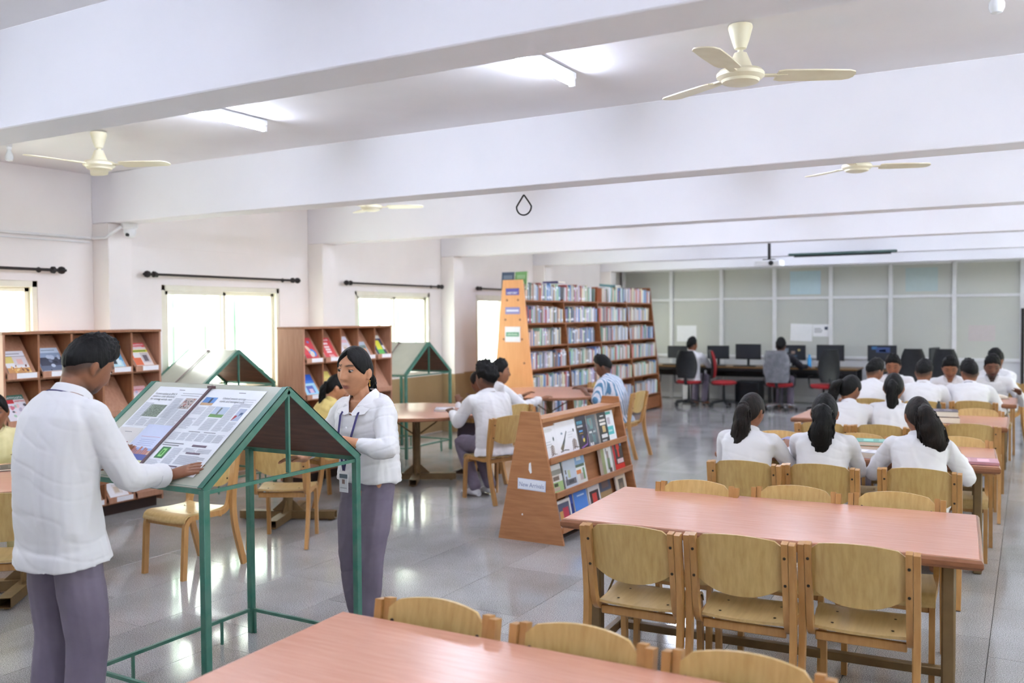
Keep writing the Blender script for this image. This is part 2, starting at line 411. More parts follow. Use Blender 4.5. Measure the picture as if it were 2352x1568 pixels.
for a, b in WINS[1:5]:
    window(n, XL, -1, a, b); n += 1
for a, b in WINS[:1]+WINS[5:]:
    window(n, XL, -1, a, b); n += 1
for a, b in WINS:
    window(n, XR, 1, a, b); n += 1

def rod(ya, yb, label):
    t = thing('curtain_rod', label, 'curtain rod', (XL+.08, (ya+yb)/2, 2.2), 0, 'curtain rods above the windows')
    h = (yb-ya)/2
    MB().tube([(0, -h+.1, 0), (0, h-.1, 0)], .014, 10).build('rod', M_IRON, t)
    for s in (-1, 1):
        MB().lathe([(.012, -.02), (.03, -.012), (.032, .012), (.014, .02), (.014, .05), (.03, .062), (.036, .085), (.03, .105), (.012, .115), (.012, .13), (.004, .135)], 12, (0, s*(h-.13), 0), axis=Matrix.Rotation(-s*PI/2, 3, 'X')).build('finial', M_IRON, t)
        MB().tube([(-.08, s*(h-.22), 0), (0, s*(h-.22), 0)], .009, 8).lathe([(.025, 0), (.025, .008)], 12, (-.08, s*(h-.22), 0), axis=Matrix.Rotation(PI/2, 3, 'Y')).build('bracket', M_IRON, t)
rod(3.05, 5.25, 'black curtain rod cut off by the left edge of the photo')
rod(6.09, 8.34, 'long black curtain rod above the widest bright window')
rod(9.16, 11.45, 'black curtain rod above the window behind the small magazine rack')
rod(12.39, 14.5, 'thin black curtain rod running behind the tall bookcase')

# glazed partition
part = MB().box(((XL+XR)/2, YP+.07, 2.93), (XR-XL, .04, .44)).build('wall_partition', M_PANEL, smooth=False)
tag(part, 'aluminium framed partition of frosted panes across the hall end', kind='structure')
posts = [XL+.1+1.083*i for i in range(11)]
for x in posts: MB().box((x, YP+.04, 1.37), (.075, .09, 2.74), bev=.006).build('post', M_ALU, part)
for z, hh in ((.06, .1), (.9, .06), (2.07, .055), (2.70, .07)):
    for i in range(10): MB().box(((posts[i]+posts[i+1])/2, YP+.045, z), (1.01, .07, hh), bev=.005).build('rail', M_ALU, part)
for i in range(10):
    cx = (posts[i]+posts[i+1])/2
    for za, zb, m, nm in ((.11, .87, M_PANEL, 'panel'), (.93, 2.042, M_FROST, 'pane'), (2.098, 2.665, M_FROST, 'pane')):
        MB().box((cx, YP+.05, (za+zb)/2), (1.01, .012, zb-za)).build(nm, m, part, smooth=False)
def paper(xa, xb, za, zb, col, label, lines=None, rot=0.):  # thin sheet on the partition; also draws the painted light patches
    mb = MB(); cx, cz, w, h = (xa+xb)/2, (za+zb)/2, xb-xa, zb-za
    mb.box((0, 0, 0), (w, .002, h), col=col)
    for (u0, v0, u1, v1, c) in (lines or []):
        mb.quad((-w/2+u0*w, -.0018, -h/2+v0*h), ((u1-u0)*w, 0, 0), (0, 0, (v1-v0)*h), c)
    o = mb.build('paper_or_light_patch', M_PRINT, smooth=False); o.location = (cx, YP+.036, cz); o.rotation_euler = (0, rot, 0)
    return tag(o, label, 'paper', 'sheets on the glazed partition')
paper(-6.52, -6.09, 1.19, 1.53, (250, 250, 253), 'plain white sheet on the pane behind the leftmost monitors')
paper(-4.16, -3.74, 1.22, 1.56, (250, 250, 253), 'larger white sheet on the partition next to the printed notice', rot=.03)
paper(-3.73, -3.42, 1.31, 1.55, (250, 250, 253), 'small white notice with dark printed lines on the partition', [(.1, .62, .5, .67, (90, 90, 100)), (.1, .48, .6, .53, (90, 90, 100)), (.1, .34, .55, .39, (90, 90, 100)), (.72, .55, .92, .8, (60, 70, 90))])
paper(-4.17, -3.58, 2.14, 2.6, (196, 218, 226), 'pale blue light patch painted on the upper pane right of the projector')  # light in the frosted pane, put in as a flat pale panel
paper(-2.05, -1.5, 2.16, 2.6, (190, 206, 206), 'pale grey-blue light patch painted on the upper pane farther right')  # no sheet here: pane light painted as a thin coloured panel
paper(-.99, -.56, 1.24, 1.53, (212, 202, 200), 'pinkish sheet on the rightmost pane of the partition')
tag(MB().box((-.13, YP-.03, .98), (.05, .05, 1.7), bev=.004).build('trim_1', M_IRON), 'dark door stile at the right end of the partition', kind='structure')

# tube lights
def tube_light(x, yc, label, group):
    t = thing('tube_light', label, 'ceiling light', (x, yc, ZC), 0, group)
    MB().box((0, 0, -.025), (.05, 1.24, .045), bev=.008).build('batten', M_WHITE, t)
    MB().tube([(0, -.6, -.068), (0, .6, -.068)], .014, 10).build('tube', M_TUBE, t)
    for s in (-1, 1): MB().box((0, s*.61, -.06), (.034, .025, .05), bev=.004).build('holder', M_WHITE, t)
for i, y in enumerate(BEAMS[:-1]):
    for x in (-4.65, -2.27, .6):
        yc = (y+BW+BEAMS[i+1])/2-.14
        lab = {(1, -4.65): 'glowing tube light on the ceiling above the newspaper readers', (1, -2.27): 'glowing tube light on the ceiling nearest the big cream fan'}.get((i, x), 'tube light on the ceiling hidden behind the beams')
        tube_light(x, yc, lab, 'ceiling tube lights')

# ceiling fans
def make_fan():
    t = thing('ceiling_fan', 'fan', 'ceiling fan')
    MB().lathe([(.012, 0), (.055, -.008), (.058, -.02), (.05, -.05), (.04, -.085), (.028, -.118), (.014, -.125), (.012, -.15)], 20).build('canopy', M_FAN, t)
    MB().tube([(0, 0, -.1), (0, 0, -.17)], .011, 10).build('downrod', M_FAN, t)
    MB().lathe([(.013, -.135), (.03, -.14), (.042, -.17), (.056, -.205), (.062, -.215), (.1, -.222), (.112, -.236), (.112, -.252), (.1, -.262), (.09, -.266), (.085, -.278), (.05, -.288), (.0, -.29)], 28).build('motor', M_FAN, t)
    for i in range(3):
        a = R(20+120*i); q = Matrix.Rotation(a, 3, 'Z')
        b = MB(); P = []
        for r, w, tw in ((.17, .05, .15), (.2, .062, .15), (.36, .066, .12), (.50, .062, .1), (.53, .045, .1), (.54, .02, .1)):
            dz = math.tan(tw)*w
            P.append([q @ V((r, s1*w, -.245-s1*dz+s2*.003)) for s1, s2 in ((-1, -1), (1, -1), (1, 1), (-1, 1))])
        b.loft(P); bo = b.build('blade', M_FAN, t)
        MB().bar(q @ V((.1, 0, -.245)), q @ V((.22, 0, -.244)), .035, .008).build('blade_arm', M_FAN, bo)
    return t
fan0 = make_fan()
place(fan0, (-5.97, 4.33, ZC), R(4), 'cream ceiling fan over the bowed reader at the left', 'ceiling fans')
for x, y, a, l in ((-1.21, 4.32, 9, 'large cream ceiling fan nearest the camera above the reading tables'), (-5.93, 7.46, 5, 'fan half hidden behind the second beam above the round tables'), (-1.18, 7.45, 3, 'cream fan peeping under the beam at upper right')):
    place(dup(fan0), (x, y, ZC), R(a), l)

# bare bulbs, camera, conduit, cable loop
for x, y, l in ((-6.95, 4.25, 'bare bulb in a socket at the far left of the ceiling'), (-.135, 4.3, 'bare white bulb at the top right corner')):
    t = thing('light_bulb', l, 'bulb', (x, y, ZC), 0, 'unlit bulbs in the ceiling')
    MB().lathe([(.026, 0), (.026, -.025), (.018, -.028), (.018, -.05)], 14).build('socket', M_WHITE, t)
    MB().lathe([(.014, -.048), (.015, -.065), (.022, -.078), (.031, -.1), (.031, -.118), (.022, -.137), (.0, -.144)], 16).build('bulb', M_BULB, t)
t = thing('security_camera', 'white dome security camera under the beam by the first pillar', 'camera', (-7.45, 5.72, ZS))
MB().lathe([(.075, 0), (.078, -.012), (.07, -.05), (.055, -.06)], 20).build('base', M_WHITE, t)
MB().lathe([(.055, -.055), (.056, -.09), (.045, -.125), (.02, -.14), (0, -.142)], 18).build('dome', M_WHITE, t)
MB().lathe([(.016, 0), (.016, .02), (.004, .022)], 12, (.02, -.035, -.115), axis=Matrix.Rotation(PI/2, 3, 'X')).build('lens', M_DARK, t)
t = thing('cable_conduit', 'white cable pipe running along the wall to the dome camera', 'pipe', (XL+.02, 5.5, 2.52))
MB().tube([(0, -3.2, .0), (0, .04, 0), (.03, .055, 0), (.22, .06, .0), (.27, .07, .03), (.33, .14, .1)], .014, 8).build('pipe', M_WHITE, t)
MB().tube([(-.002, -3.2, -.05), (-.002, .04, -.04)], .007, 6).build('cable', M_WHITE, t)
pts = []
for i in range(25):
    a = -PI*.5+2*PI*i/24; r = .062*(1-.0*math.cos(a))
    x, z = r*math.cos(a), r*math.sin(a)
    if z > 0: x *= (1-z/r*.75); z *= 1.35
    pts.append((x, 0, z-.108))
tag(MB().tube(pts, .006, 6, closed=False).build('cable_loop', M_IRON, loc=(-3.235, 5.845, ZS)), 'grey cable loop hanging from the second beam', 'cable')

# projector and rolled screen
t = thing('projector', 'ceiling projector hanging on a black pole', 'projector', (-3.23, 13., ZC))
MB().tube([(0, 0, 0), (0, 0, -.6)], .022, 8).box((0, 0, -.01), (.14, .14, .02)).build('pole', M_IRON, t)
MB().box((0, 0, -.66), (.36, .28, .09), bev=.012).build('body', M_WHITE, t)
MB().box((0, 0, -.61), (.16, .12, .025), bev=.004).build('bracket', M_IRON, t)
MB().lathe([(.03, 0), (.034, .03), (.024, .034)], 14, (.06, -.12, -.66), axis=Matrix.Rotation(PI/2, 3, 'X')).build('lens', M_DARK, t)
MB().tube([(.02, 0, -.2), (.1, .02, -.3), (.22, .05, -.18), (.35, .1, -.1)], .005, 6).build('cable', M_IRON, t)
t = thing('projection_screen', 'rolled projection screen in a dark casing under the far beam', 'screen', (-2.5, 14.413, 2.672))
MB().box((0, 0, 0), (1.56, .07, .035), bev=.008).build('casing', pm('dark_green_casing', (66, 92, 86), (54, 78, 74), 8, .4), t)
MB().tube([(-.7, 0, -.03), (.7, 0, -.03)], .012, 8).build('weight_bar', M_IRON, t)
# ---------------------------------------------------------------- wooden chairs
def bez(pts, n=6):
    # rounded polyline: points with radius -> smooth path in YZ
    out = [V(pts[0][:3])]
    for i in range(1, len(pts)-1):
        p, a, b, r = V(pts[i][:3]), V(pts[i-1][:3]), V(pts[i+1][:3]), pts[i][3]
        s = p+(a-p).normalized()*r; e = p+(b-p).normalized()*r
        for k in range(n+1):
            t = k/n; out.append(s*(1-t)**2+p*2*t*(1-t)+e*t*t)
    out.append(V(pts[-1][:3]))
    return out
def make_chair():
    t = thing('wooden_chair', 'chair', 'chair')
    for s in (-1, 1):
        x = s*.193
        MB().sweep(bez([(x, .225, 0), (x, .2, .41, .075), (x, -.165, .395, .085), (x, -.245, .805)], 6), .026, .036).build('side_frame', M_CHAIRF, t, ang=50)
        x = s*.221
        MB().sweep(bez([(x, -.285, 0), (x, -.17, .40, .2), (x, -.235, .80)], 8), .026, .042).build('leg', M_CHAIRF, t, ang=50)
    # seat
    ys = [-.155, -.1, 0, .08, .15, .19, .212, .222]; zs = [.432, .424, .42, .424, .43, .426, .41, .385]
    rings = []
    for y, z in zip(ys, zs):
        hw = .178+.03*min(1, max(0, (y+.15)/.2)); row = [(-1 + 2*k/8) for k in range(9)]
        sag = [-.008*(1-u*u) for u in row]
        rings.append([V((u*hw, y, z+.006+d)) for u, d in zip(row, sag)]+[V((u*hw, y, z-.006+d)) for u, d in reversed(list(zip(row, sag)))])
    MB().loft(rings).build('seat', M_SEAT, t)
    # backrest panel, curved in plan with bowed top and bottom
    rings = []
    for k in range(13):
        u = -1+2*k/12; x = u*.182; bow = -.028*(1-u*u)
        zt = .822-.022*u*u-(.02 if abs(u) > .95 else 0); zb = .605-.058*(1-abs(u)**2.4)
        col = []
        for q in range(5):
            z = zb+(zt-zb)*q/4; y = -.165-.08*(z-.40)/.41+.012+bow
            col.append((z, y))
        rings.append([V((x, y+.006, z)) for z, y in col]+[V((x, y-.006, z)) for z, y in reversed(col)])
    MB().loft(rings).build('backrest', M_CHAIR, t)
    MB().box((0, .198, .375), (.36, .018, .055), bev=.004).build('front_rail', M_CHAIRF, t)
    MB().box((0, -.12, .385), (.36, .018, .04), bev=.004).build('back_rail', M_CHAIRF, t)
    b = MB()
    for s in (-1, 1):
        for z in (.62, .74):
            y = -.165-.08*(z-.40)/.41
            b.lathe([(.0065, 0), (.0065, .004), (.003, .005)], 8, (s*.193, y-.018, z), axis=Matrix.Rotation(PI/2, 3, 'X'))
            b.lathe([(.0065, 0), (.0065, .004), (.003, .005)], 8, (s*.166, y+.014, z), axis=Matrix.Rotation(-PI/2, 3, 'X'))
        for y in (-.06, .1): b.lathe([(.006, 0), (.006, .002)], 8, (s*.12, y, .425), axis=None)
    tag(b.build('bolts', M_BOLT, t), kind='stuff')
    return t
chair0 = make_chair(); _first = [True]
def chair(x, y, rz, label, group='bentwood library chairs'):
    o = chair0 if _first[0] else dup(chair0); _first[0] = False
    return place(o, (x, y, 0), R(rz), label, group)

# ---------------------------------------------------------------- reading tables
def make_table():
    t = thing('reading_table', 'table', 'table')
    L, D = .93, .47
    MB().box((0, 0, .738), (2*L-.03, 2*D-.03, .024), bev=.002).build('tabletop', M_LAM, t)
    e = MB(); sec = [(0, .0), (.012, -.004), (.02, -.016), (.02, -.034), (.012, -.046), (-.02, -.05), (-.02, 0)]
    path = [(-L+.02, -D+.02), (L-.02, -D+.02), (L-.02, D-.02), (-L+.02, D-.02)]
    dirs = [(-1, -1), (1, -1), (1, 1), (-1, 1)]
    e.loft([[V((px+dx*a, py+dy*a, .7495+z)) for a, z in sec] for (px, py), (dx, dy) in zip(path, dirs)], cap=False, closed=True)
    e.build('edge_lipping', M_EDGE, t, ang=30)
    MB().box((0, 0, .712), (2*L-.06, 2*D-.06, .03)).build('underframe', M_EDGE, t)
    for sx in (-1, 1):
        for sy in (-1, 1): MB().box((sx*.80, sy*.3, .35), (.055, .06, .70), bev=.008).build('leg', M_TBASE, t)
        for z_ in (.10, .675): MB().box((sx*.80, 0, z_), (.04, .56, .045), bev=.005).build('end_rail', M_TBASE, t)
        sc = MB()
        for s in (-1, 1):
            pts = []
            for k in range(15):
                q = k/14; a = q*PI*2.2; r = .05*(1-q*.6); pts.append((sx*.80, s*(.17-r*math.cos(a)*1.0-.0*q), .62-.16*q+r*math.sin(a)*.8))
            sc.tube(pts, .006, 5)
            sc.tube([(sx*.80, s*.26, .60), (sx*.80, s*.15, .47), (sx*.80, s*.05, .40), (sx*.80, 0, .385)], .006, 5)
            sc.tube([(sx*.80, s*.26, .15), (sx*.80, s*.2, .28), (sx*.80, s*.06, .36), (sx*.80, 0, .385)], .006, 5)
        sc.build('scrollwork', M_TBASE, t)
    MB().box((0, 0, .105), (1.56, .045, .04), bev=.004).build('stretcher', M_TBASE, t)
    return t
TABS = [(-1.10, 1.94, 1.5), (-1.115, 4.515, 3.5), (-1.12, 7.06, 3.5), (-1.10, 9.47, 0), (-1.06, 11.78, 0)]
tl = ['nearest reading table with a bare pink top in the foreground', 'empty reading table in front of the three seated women', 'reading table where three women with dark ponytails sit', 'reading table with a stack of two thick books', 'far reading table where young men sit face to face']
tab0 = make_table()
for i, (x, y, a) in enumerate(TABS):
    place(tab0 if i == 0 else dup(tab0), (x, y, 0), R(a), tl[i], 'rectangular reading tables')
pos3 = ['left', 'middle', 'right']
def row(xs, ys, rz, fmt, jit=2):
    for i, x in enumerate(xs):
        chair(x, ys[i] if hasattr(ys, '__len__') else ys, rz+random.uniform(-jit, jit), fmt % pos3[i])
# backs of near chairs sit .25 m behind their centres
row((-1.675, -1.155, -.66), (2.19, 2.19, 2.20), 181, '%s of three chairs tucked under the far side of the nearest table', 1)
row((-1.555, -1.085, -.615), (3.98, 4.03, 4.10), 3, '%s of three chairs at the near side of the empty table', 1)
row((-1.61, -1.085, -.592), (4.67, 4.76, 4.82), 183, '%s of three chairs at the far side of the empty table', 1)
row((-1.6, -1.137, -.582), (5.99, 6.07, 6.18), 2, '%s of three chairs the women with ponytails sit on')
row((-1.73, -1.137, -.465), (7.1, 7.21, 7.33), 183, '%s of three empty chairs across from the women with ponytails')
row((-1.556, -1.1, -.45), (8.35, 8.38, 8.77), 0, '%s of three chairs at the near side of the table with thick books')
row((-1.55, -1.0, -.442), (9.75, 9.72, 9.65), 180, '%s of three chairs at the far side of the table with thick books')
row((-1.53, -1.02, -.524), (10.87, 10.82, 11.02), 0, '%s of three chairs the young men sit on with backs turned')
row((-1.5, -1.0, -.4), 12.45, 180, '%s of three chairs at the farthest side of the last reading table')

# ---------------------------------------------------------------- round tables
def round_table(x, y, r, rz, label):
    t = thing('round_table', label, 'table', (x, y, 0), R(rz), 'round pedestal tables')
    MB().lathe([(0, .752), (r-.012, .752), (r-.006, .751)], 56, cap=False).build('tabletop', M_LAM, t)
    MB().lathe([(r-.006, .751), (r, .745), (r, .722), (r-.006, .716), (0, .716)], 56, cap=False).build('edge_lipping', M_EDGE, t)
    MB().lathe([(.042, .06), (.042, .716)], 18).lathe([(.17, .7), (.17, .716)], 18).build('pedestal', M_TBASE, t)
    for k in range(4):
        a = k*PI/2; d = V((math.cos(a), math.sin(a), 0)); q = V((-d.y, d.x, 0))
        f = MB(); L = .42; w, z0, z1, th = .04, .015, .075, .004
        f.bar(d*.03+V((0, 0, z1)), d*L+V((0, 0, z1)), 2*w, th).bar(d*.03+V((0, 0, z0)), d*L+V((0, 0, z0)), 2*w, th)
        for s in (-1, 1): f.bar(d*.03+q*s*(w-.002)+V((0, 0, (z0+z1)/2)), d*L+q*s*(w-.002)+V((0, 0, (z0+z1)/2)), th, z1-z0)
        f.lathe([(.02, 0), (.02, .015)], 8, d*(L-.05)); f.build('foot', M_TBASE, t)
        MB().prism([(0, 0), (.11, 0), (0, .1)], d*.035+V((0, 0, .075))-q*.004, d, (0, 0, 1), q, .008).build('gusset', M_TBASE, t, smooth=False)
        MB().tube([d*.04+V((0, 0, .5)), d*(r*.42)+V((0, 0, .715))], .008, 6).build('brace', M_TBASE, t)
    return t
round_table(-5.62, 3.5, .62, 40, 'round table half hidden behind the standing young man')
round_table(-5.6, 5.85, .58, 25, 'round table hidden behind the nearest newspaper stand')
round_table(-5.72, 7.92, .82, 30, 'round table with a notebook between the woman and the seated student')
round_table(-5.5, 10.6, .9, 15, 'round table where the man in the striped shirt leans')
chair(-4.98, 3.02, 45, 'chair at the left edge behind the standing young man')
chair(-5.09, 4.35, 180, 'chair turned to the camera behind the newspaper stand')
chair(-5.07, 5.27, 30, 'chair seen from the back through the newspaper stand')
chair(-6.6, 3.88, 243, 'chair of the girl in pale yellow at the left edge')
chair(-5.86, 6.6, -10, 'chair of the woman in yellow beside the small magazine rack')
chair(-4.47, 7.46, 69.6, 'chair of the student with white and blue shoes')
chair(-4.95, 8.42, 75, 'chair behind the student with white shoes at the round table')
chair(-5.42, 9.05, -30, 'chair between the two farther round tables')
chair(-4.42, 10.49, 88, 'pale chair of the man in the striped shirt')
chair(-5.2, 11.55, 190, 'chair tucked at the far side of the table before the bookcase')

# ---------------------------------------------------------------- newspaper stands
def news_stand(x0, x1, y0, y1, ze, zr, label, inset=0.):
    cx, cy = (x0+x1)/2, (y0+y1)/2; hx, hy = (x1-x0)/2, (y1-y0)/2
    t = thing('newspaper_stand', label, 'newspaper stand', (cx, cy, 0), 0, 'green framed newspaper stands')
    ang = math.atan2(zr-ze, hy); sl = math.hypot(hy, zr-ze)
    for sy in (-1, 1):
        d = V((0, -sy*math.cos(ang), math.sin(ang))); n = V((0, sy*math.sin(ang), math.cos(ang)))
        o = V((0, sy*hy, ze))
        b = MB(); b.prism([(-hx+.012, 0.), (hx-.012, 0.), (hx-.012, sl), (-hx+.012, sl)], o+n*.008, (1, 0, 0), d, n, .006); bo = b.build('board', M_BOARD, t, smooth=False)
        MB().prism([(-hx+.02, .012), (hx-.02, .012), (hx-.02, sl), (-hx+.02, sl)], o+n*.0, (1, 0, 0), d, n, .0075).build('board_underside', M_MDF, bo, smooth=False)
        for sx in (-1, 1):
            MB().bar(o+V((sx*hx, 0, 0))+n*0, o+V((sx*hx, 0, 0))+d*sl, .006, .036, hint=V((1, 0, 0)) if False else n).bar(o+V((sx*(hx-.012), 0, 0))+n*.016, o+V((sx*(hx-.012), 0, 0))+d*sl+n*.016, .03, .005, hint=n).build('slope_rail', M_GREEN, t)
            MB().box((sx*(hx-.012)+(inset if sx < 0 else 0), sy*(hy-.012), ze/2), (.034, .034, ze), bev=.003).build('leg', M_GREEN, t)
        MB().bar((-hx, sy*hy, ze), (hx, sy*hy, ze), .008, .032).build('eave_rail', M_GREEN, t)
        MB().bar((-hx+inset, sy*(hy-.012), .13), (hx, sy*(hy-.012), .13), .016, .016).build('lower_rail', M_GREEN, t)
        for q in (-.5, .5): MB().box((q*hx*1.2, sy*(hy-.012), .065), (.012, .012, .13)).build('stub_leg', M_GREEN, t)
        # strap and clips over the middle of the slope
        m = MB(); a = o+n*.024+V((-.03 if not inset else 0, 0, 0)); m.bar(a+d*.01, a+d*(sl-.02), .012, .006, hint=n)
        m.box(a+d*(sl-.03), (.045, .012, .012)); m.build('strap', M_STRAP, t)
    for sx in (-1, 1):
        MB().bar((sx*(hx-.012), -hy, ze-.012), (sx*(hx-.012), hy, ze-.012), .012, .016).build('tie_rail', M_GREEN, t)
        MB().bar((sx*(hx-.008), 0, ze), (sx*(hx-.008), 0, zr), .02, .012).build('king_strut', M_GREEN, t)
        MB().bar((sx*(hx-.012)+(inset if sx < 0 else 0), -hy+.01, .13), (sx*(hx-.012)+(inset if sx < 0 else 0), hy-.01, .13), .016, .016).build('lower_rail', M_GREEN, t)
        for q in (-.5, .5): MB().box((sx*(hx-.012)+(inset if sx < 0 else 0), q*hy*1.1, .065), (.012, .012, .13)).build('stub_leg', M_GREEN, t)
    MB().bar((-hx, 0, zr+.006), (hx, 0, zr+.006), .02, .008).build('ridge_cap', M_TBASE, t)
    return t, ang, sl
standA, angA, slA = news_stand(-3.92, -2.99, 2.63, 3.64, 1.03, 1.415, 'nearest green newspaper stand with an open newspaper', .15)
news_stand(-7.74, -7.0, 6.13, 7.14, 1.05, 1.415, 'empty newspaper stand in front of the widest window')
news_stand(-7.47, -6.65, 9.0, 10.0, 1.03, 1.415, 'farthest newspaper stand beside the brown dado')

# open newspaper on the near slope
def newspaper():
    dY, dZ = math.cos(angA), math.sin(angA)
    E1 = V((1, 0, 0)); E2 = V((0, dY, dZ)); N = V((0, -dZ, dY))
    O = V((-3.82, 2.63, 1.03))+E2*.05+N*.016
    t = thing('newspaper', 'open english newspaper spread under the strap on the nearest stand', 'newspaper', tuple(O))
    Wp, Hp = .365, .55
    def page(x0, curl, seed):
        mb = MB(); rnd = random.Random(seed)
        def at(u, v, h=0.):  # u,v in metres
            z = .002+h+curl*max(0, u-Wp*.72)**2*9*max(0, .35-abs(v-.2))
            return E1*(x0+u)+E2*v+N*z
        nx, ny = 12, 6; g = [[at(Wp*i/nx, Hp*j/ny) for i in range(nx+1)] for j in range(ny+1)]
        mb.add([p for r_ in g for p in r_], [[j*(nx+1)+i, j*(nx+1)+i+1, (j+1)*(nx+1)+i+1, (j+1)*(nx+1)+i] for i in range(nx) for j in range(ny)], col=(238, 240, 246))
        lay = [.0006]
        def rect(u0, v0, u1, v1, c):
            lay[0] += .000004; n = max(1, int((u1-u0)/.04)); h = lay[0]
            for k in range(n):
                a, b = u0+(u1-u0)*k/n, u0+(u1-u0)*(k+1)/n
                mb.add([at(a, v0, h), at(b, v0, h), at(b, v1, h), at(a, v1, h)], [[0, 1, 2, 3]], col=c)
        def col_text(u0, u1, v0, v1, c=(190, 192, 202), st=.0056):
            v = v1
            while v > v0:
                e = u1-(rnd.random()*.3*(u1-u0) if rnd.random() < .12 else 0)
                rect(u0, v-.0028, e, v, c); v -= st
        def tx(s, u, v, size, c, wmax=None): add_text(mb, s, at(u, v, .0016), E1, E2, size, c, wmax=wmax)
        return mb, rect, col_text, tx
    # left page
    mb, rect, ct, tx = page(0, 0, 1)
    rect(.16, .527, .20, .531, (110, 110, 118))
    for k, s in enumerate(('Farmers upbeat as BNCA', 'revenue cost doubtful', 'for strong winds, rain')): tx(s, .095, .497-.02*k, .019, (60, 62, 70), .155)
    rect(.06, .335, .175, .42, (126, 138, 126))
    r = random.Random(3)
    for k in range(90):
        u, v = .062+r.random()*.105, .338+r.random()*.076; rect(u, v, u+.006, v+.004, r.choice([(168, 178, 166), (92, 104, 92), (146, 156, 140)]))
    rect(.26, .40, .335, .475, (186, 172, 168))
    for k in range(30):
        u, v = .262+r.random()*.066, .402+r.random()*.066; rect(u, v, u+.007, v+.008, r.choice([(90, 80, 84), (210, 204, 200), (160, 70, 66), (120, 112, 110)]))
    rect(.205, .505, .345, .508, (150, 152, 160)); rect(.205, .49, .33, .493, (150, 152, 160))
    for k in range(5):
        a = .012+k*.068; 
        if k < 1 or k == 3: ct(a, a+.06, .27, .43)
        elif k < 3: ct(a, a+.06, .27, .325)
        else: ct(a, a+.058, .27, .39)
    ct(.19, .245, .335, .47)
    rect(0.0, .05, .165, .255, (226, 222, 222)); tx('SALE', .083, .19, .062, (196, 44, 60), .13)
    rect(.02, .145, .145, .165, (150, 56, 66)); rect(.035, .15, .065, .16, (226, 206, 206)); rect(.075, .152, .135, .158, (206, 150, 156))
    rect(.06, .225, .11, .229, (150, 150, 156))
    for a, c in ((.012, (200, 206, 222)), (.06, (214, 206, 196)), (.108, (112, 116, 112))): rect(a, .085, a+.04, .135, c)
    rect(.012, .06, .15, .074, (150, 140, 150))
    rect(.175, .0, .352, .285, (206, 214, 240))
    tx('FLY DIRECT', .262, .253, .02, (180, 40, 90)); tx('TO EUROPE', .262, .231, .024, (186, 30, 84), .10)
    rect(.2, .205, .33, .207, (200, 120, 150))
    for k in range(4): rect(.215, .185-.012*k, .32, .188-.012*k, (160, 170, 210))
    rect(.175, .075, .352, .135, (150, 176, 224)); 
    for k in range(12):
        u = .178+k*.0143; rect(u, .095, u+.013, .095+.02+r.random()*.03, r.choice([(206, 152, 128), (186, 122, 104), (214, 176, 150), (168, 120, 120)]))
    rect(.175, .06, .352, .095, (84, 96, 164)); rect(.175, .03, .352, .06, (228, 230, 180)); rect(.175, .0, .352, .022, (110, 112, 124))
    rect(.0, .01, .16, .04, (240, 240, 244))
    mb.build('left_page', M_PRINT, t, smooth=False)
    mb, rect, ct, tx = page(.37, .05, 2)
    rect(.2, .527, .245, .531, (110, 110, 118))
    rect(.015, .435, .095, .49, (92, 140, 200)); rect(.015, .435, .095, .452, (190, 156, 120)); rect(.055, .45, .07, .485, (60, 70, 90))
    tx('United awaits strong,', .205, .487, .02, (96, 98, 106), .15); tx('stable and managed core', .205, .466, .02, (96, 98, 106), .16)
    rect(.135, .36, .225, .43, (186, 200, 220)); rect(.135, .36, .225, .38, (108, 152, 92)); rect(.17, .375, .182, .425, (120, 130, 130))
    rect(.295, .345, .34, .425, (176, 186, 208)); rect(.295, .345, .312, .38, (170, 60, 70)); rect(.318, .36, .335, .40, (70, 90, 130))
    rect(.27, .485, .345, .487, (150, 152, 160)); rect(.27, .47, .34, .472, (150, 152, 160)); ct(.27, .345, .435, .46)
    ct(.015, .075, .37, .42); ct(.085, .13, .3, .43); ct(.145, .215, .275, .35); ct(.23, .285, .275, .45); ct(.295, .345, .275, .335); ct(.015, .075, .275, .345)
    for k in range(2): rect(.1+.1*k, .258, .175+.1*k, .262, (130, 132, 140))
    for k in range(6): ct(.012+k*.057, .06+k*.057, .20, .25)
    rect(.012, .178, .14, .183, (120, 122, 130)); rect(.012, .165, .12, .17, (120, 122, 130))
    rect(.03, .085, .085, .155, (64, 120, 76)); rect(.045, .095, .07, .145, (150, 214, 130)); rect(.05, .105, .062, .135, (60, 130, 60))
    ct(.1, .16, .055, .155); ct(.015, .085, .01, .075)
    for v in (.17, .125): rect(.2, v, .29, v+.012, (116, 100, 116))
    ct(.175, .245, .135, .16); ct(.255, .34, .137, .16); ct(.175, .34, .06, .115, (176, 178, 190))
    rect(.1, .02, .24, .05, (214, 216, 226)); rect(.1, .042, .22, .05, (106, 92, 108)); rect(.12, .03, .2, .036, (150, 140, 152)); ct(.1, .24, .005, .018); ct(.255, .34, .005, .05)
    mb.build('right_page', M_PRINT, t, smooth=False)
newspaper()
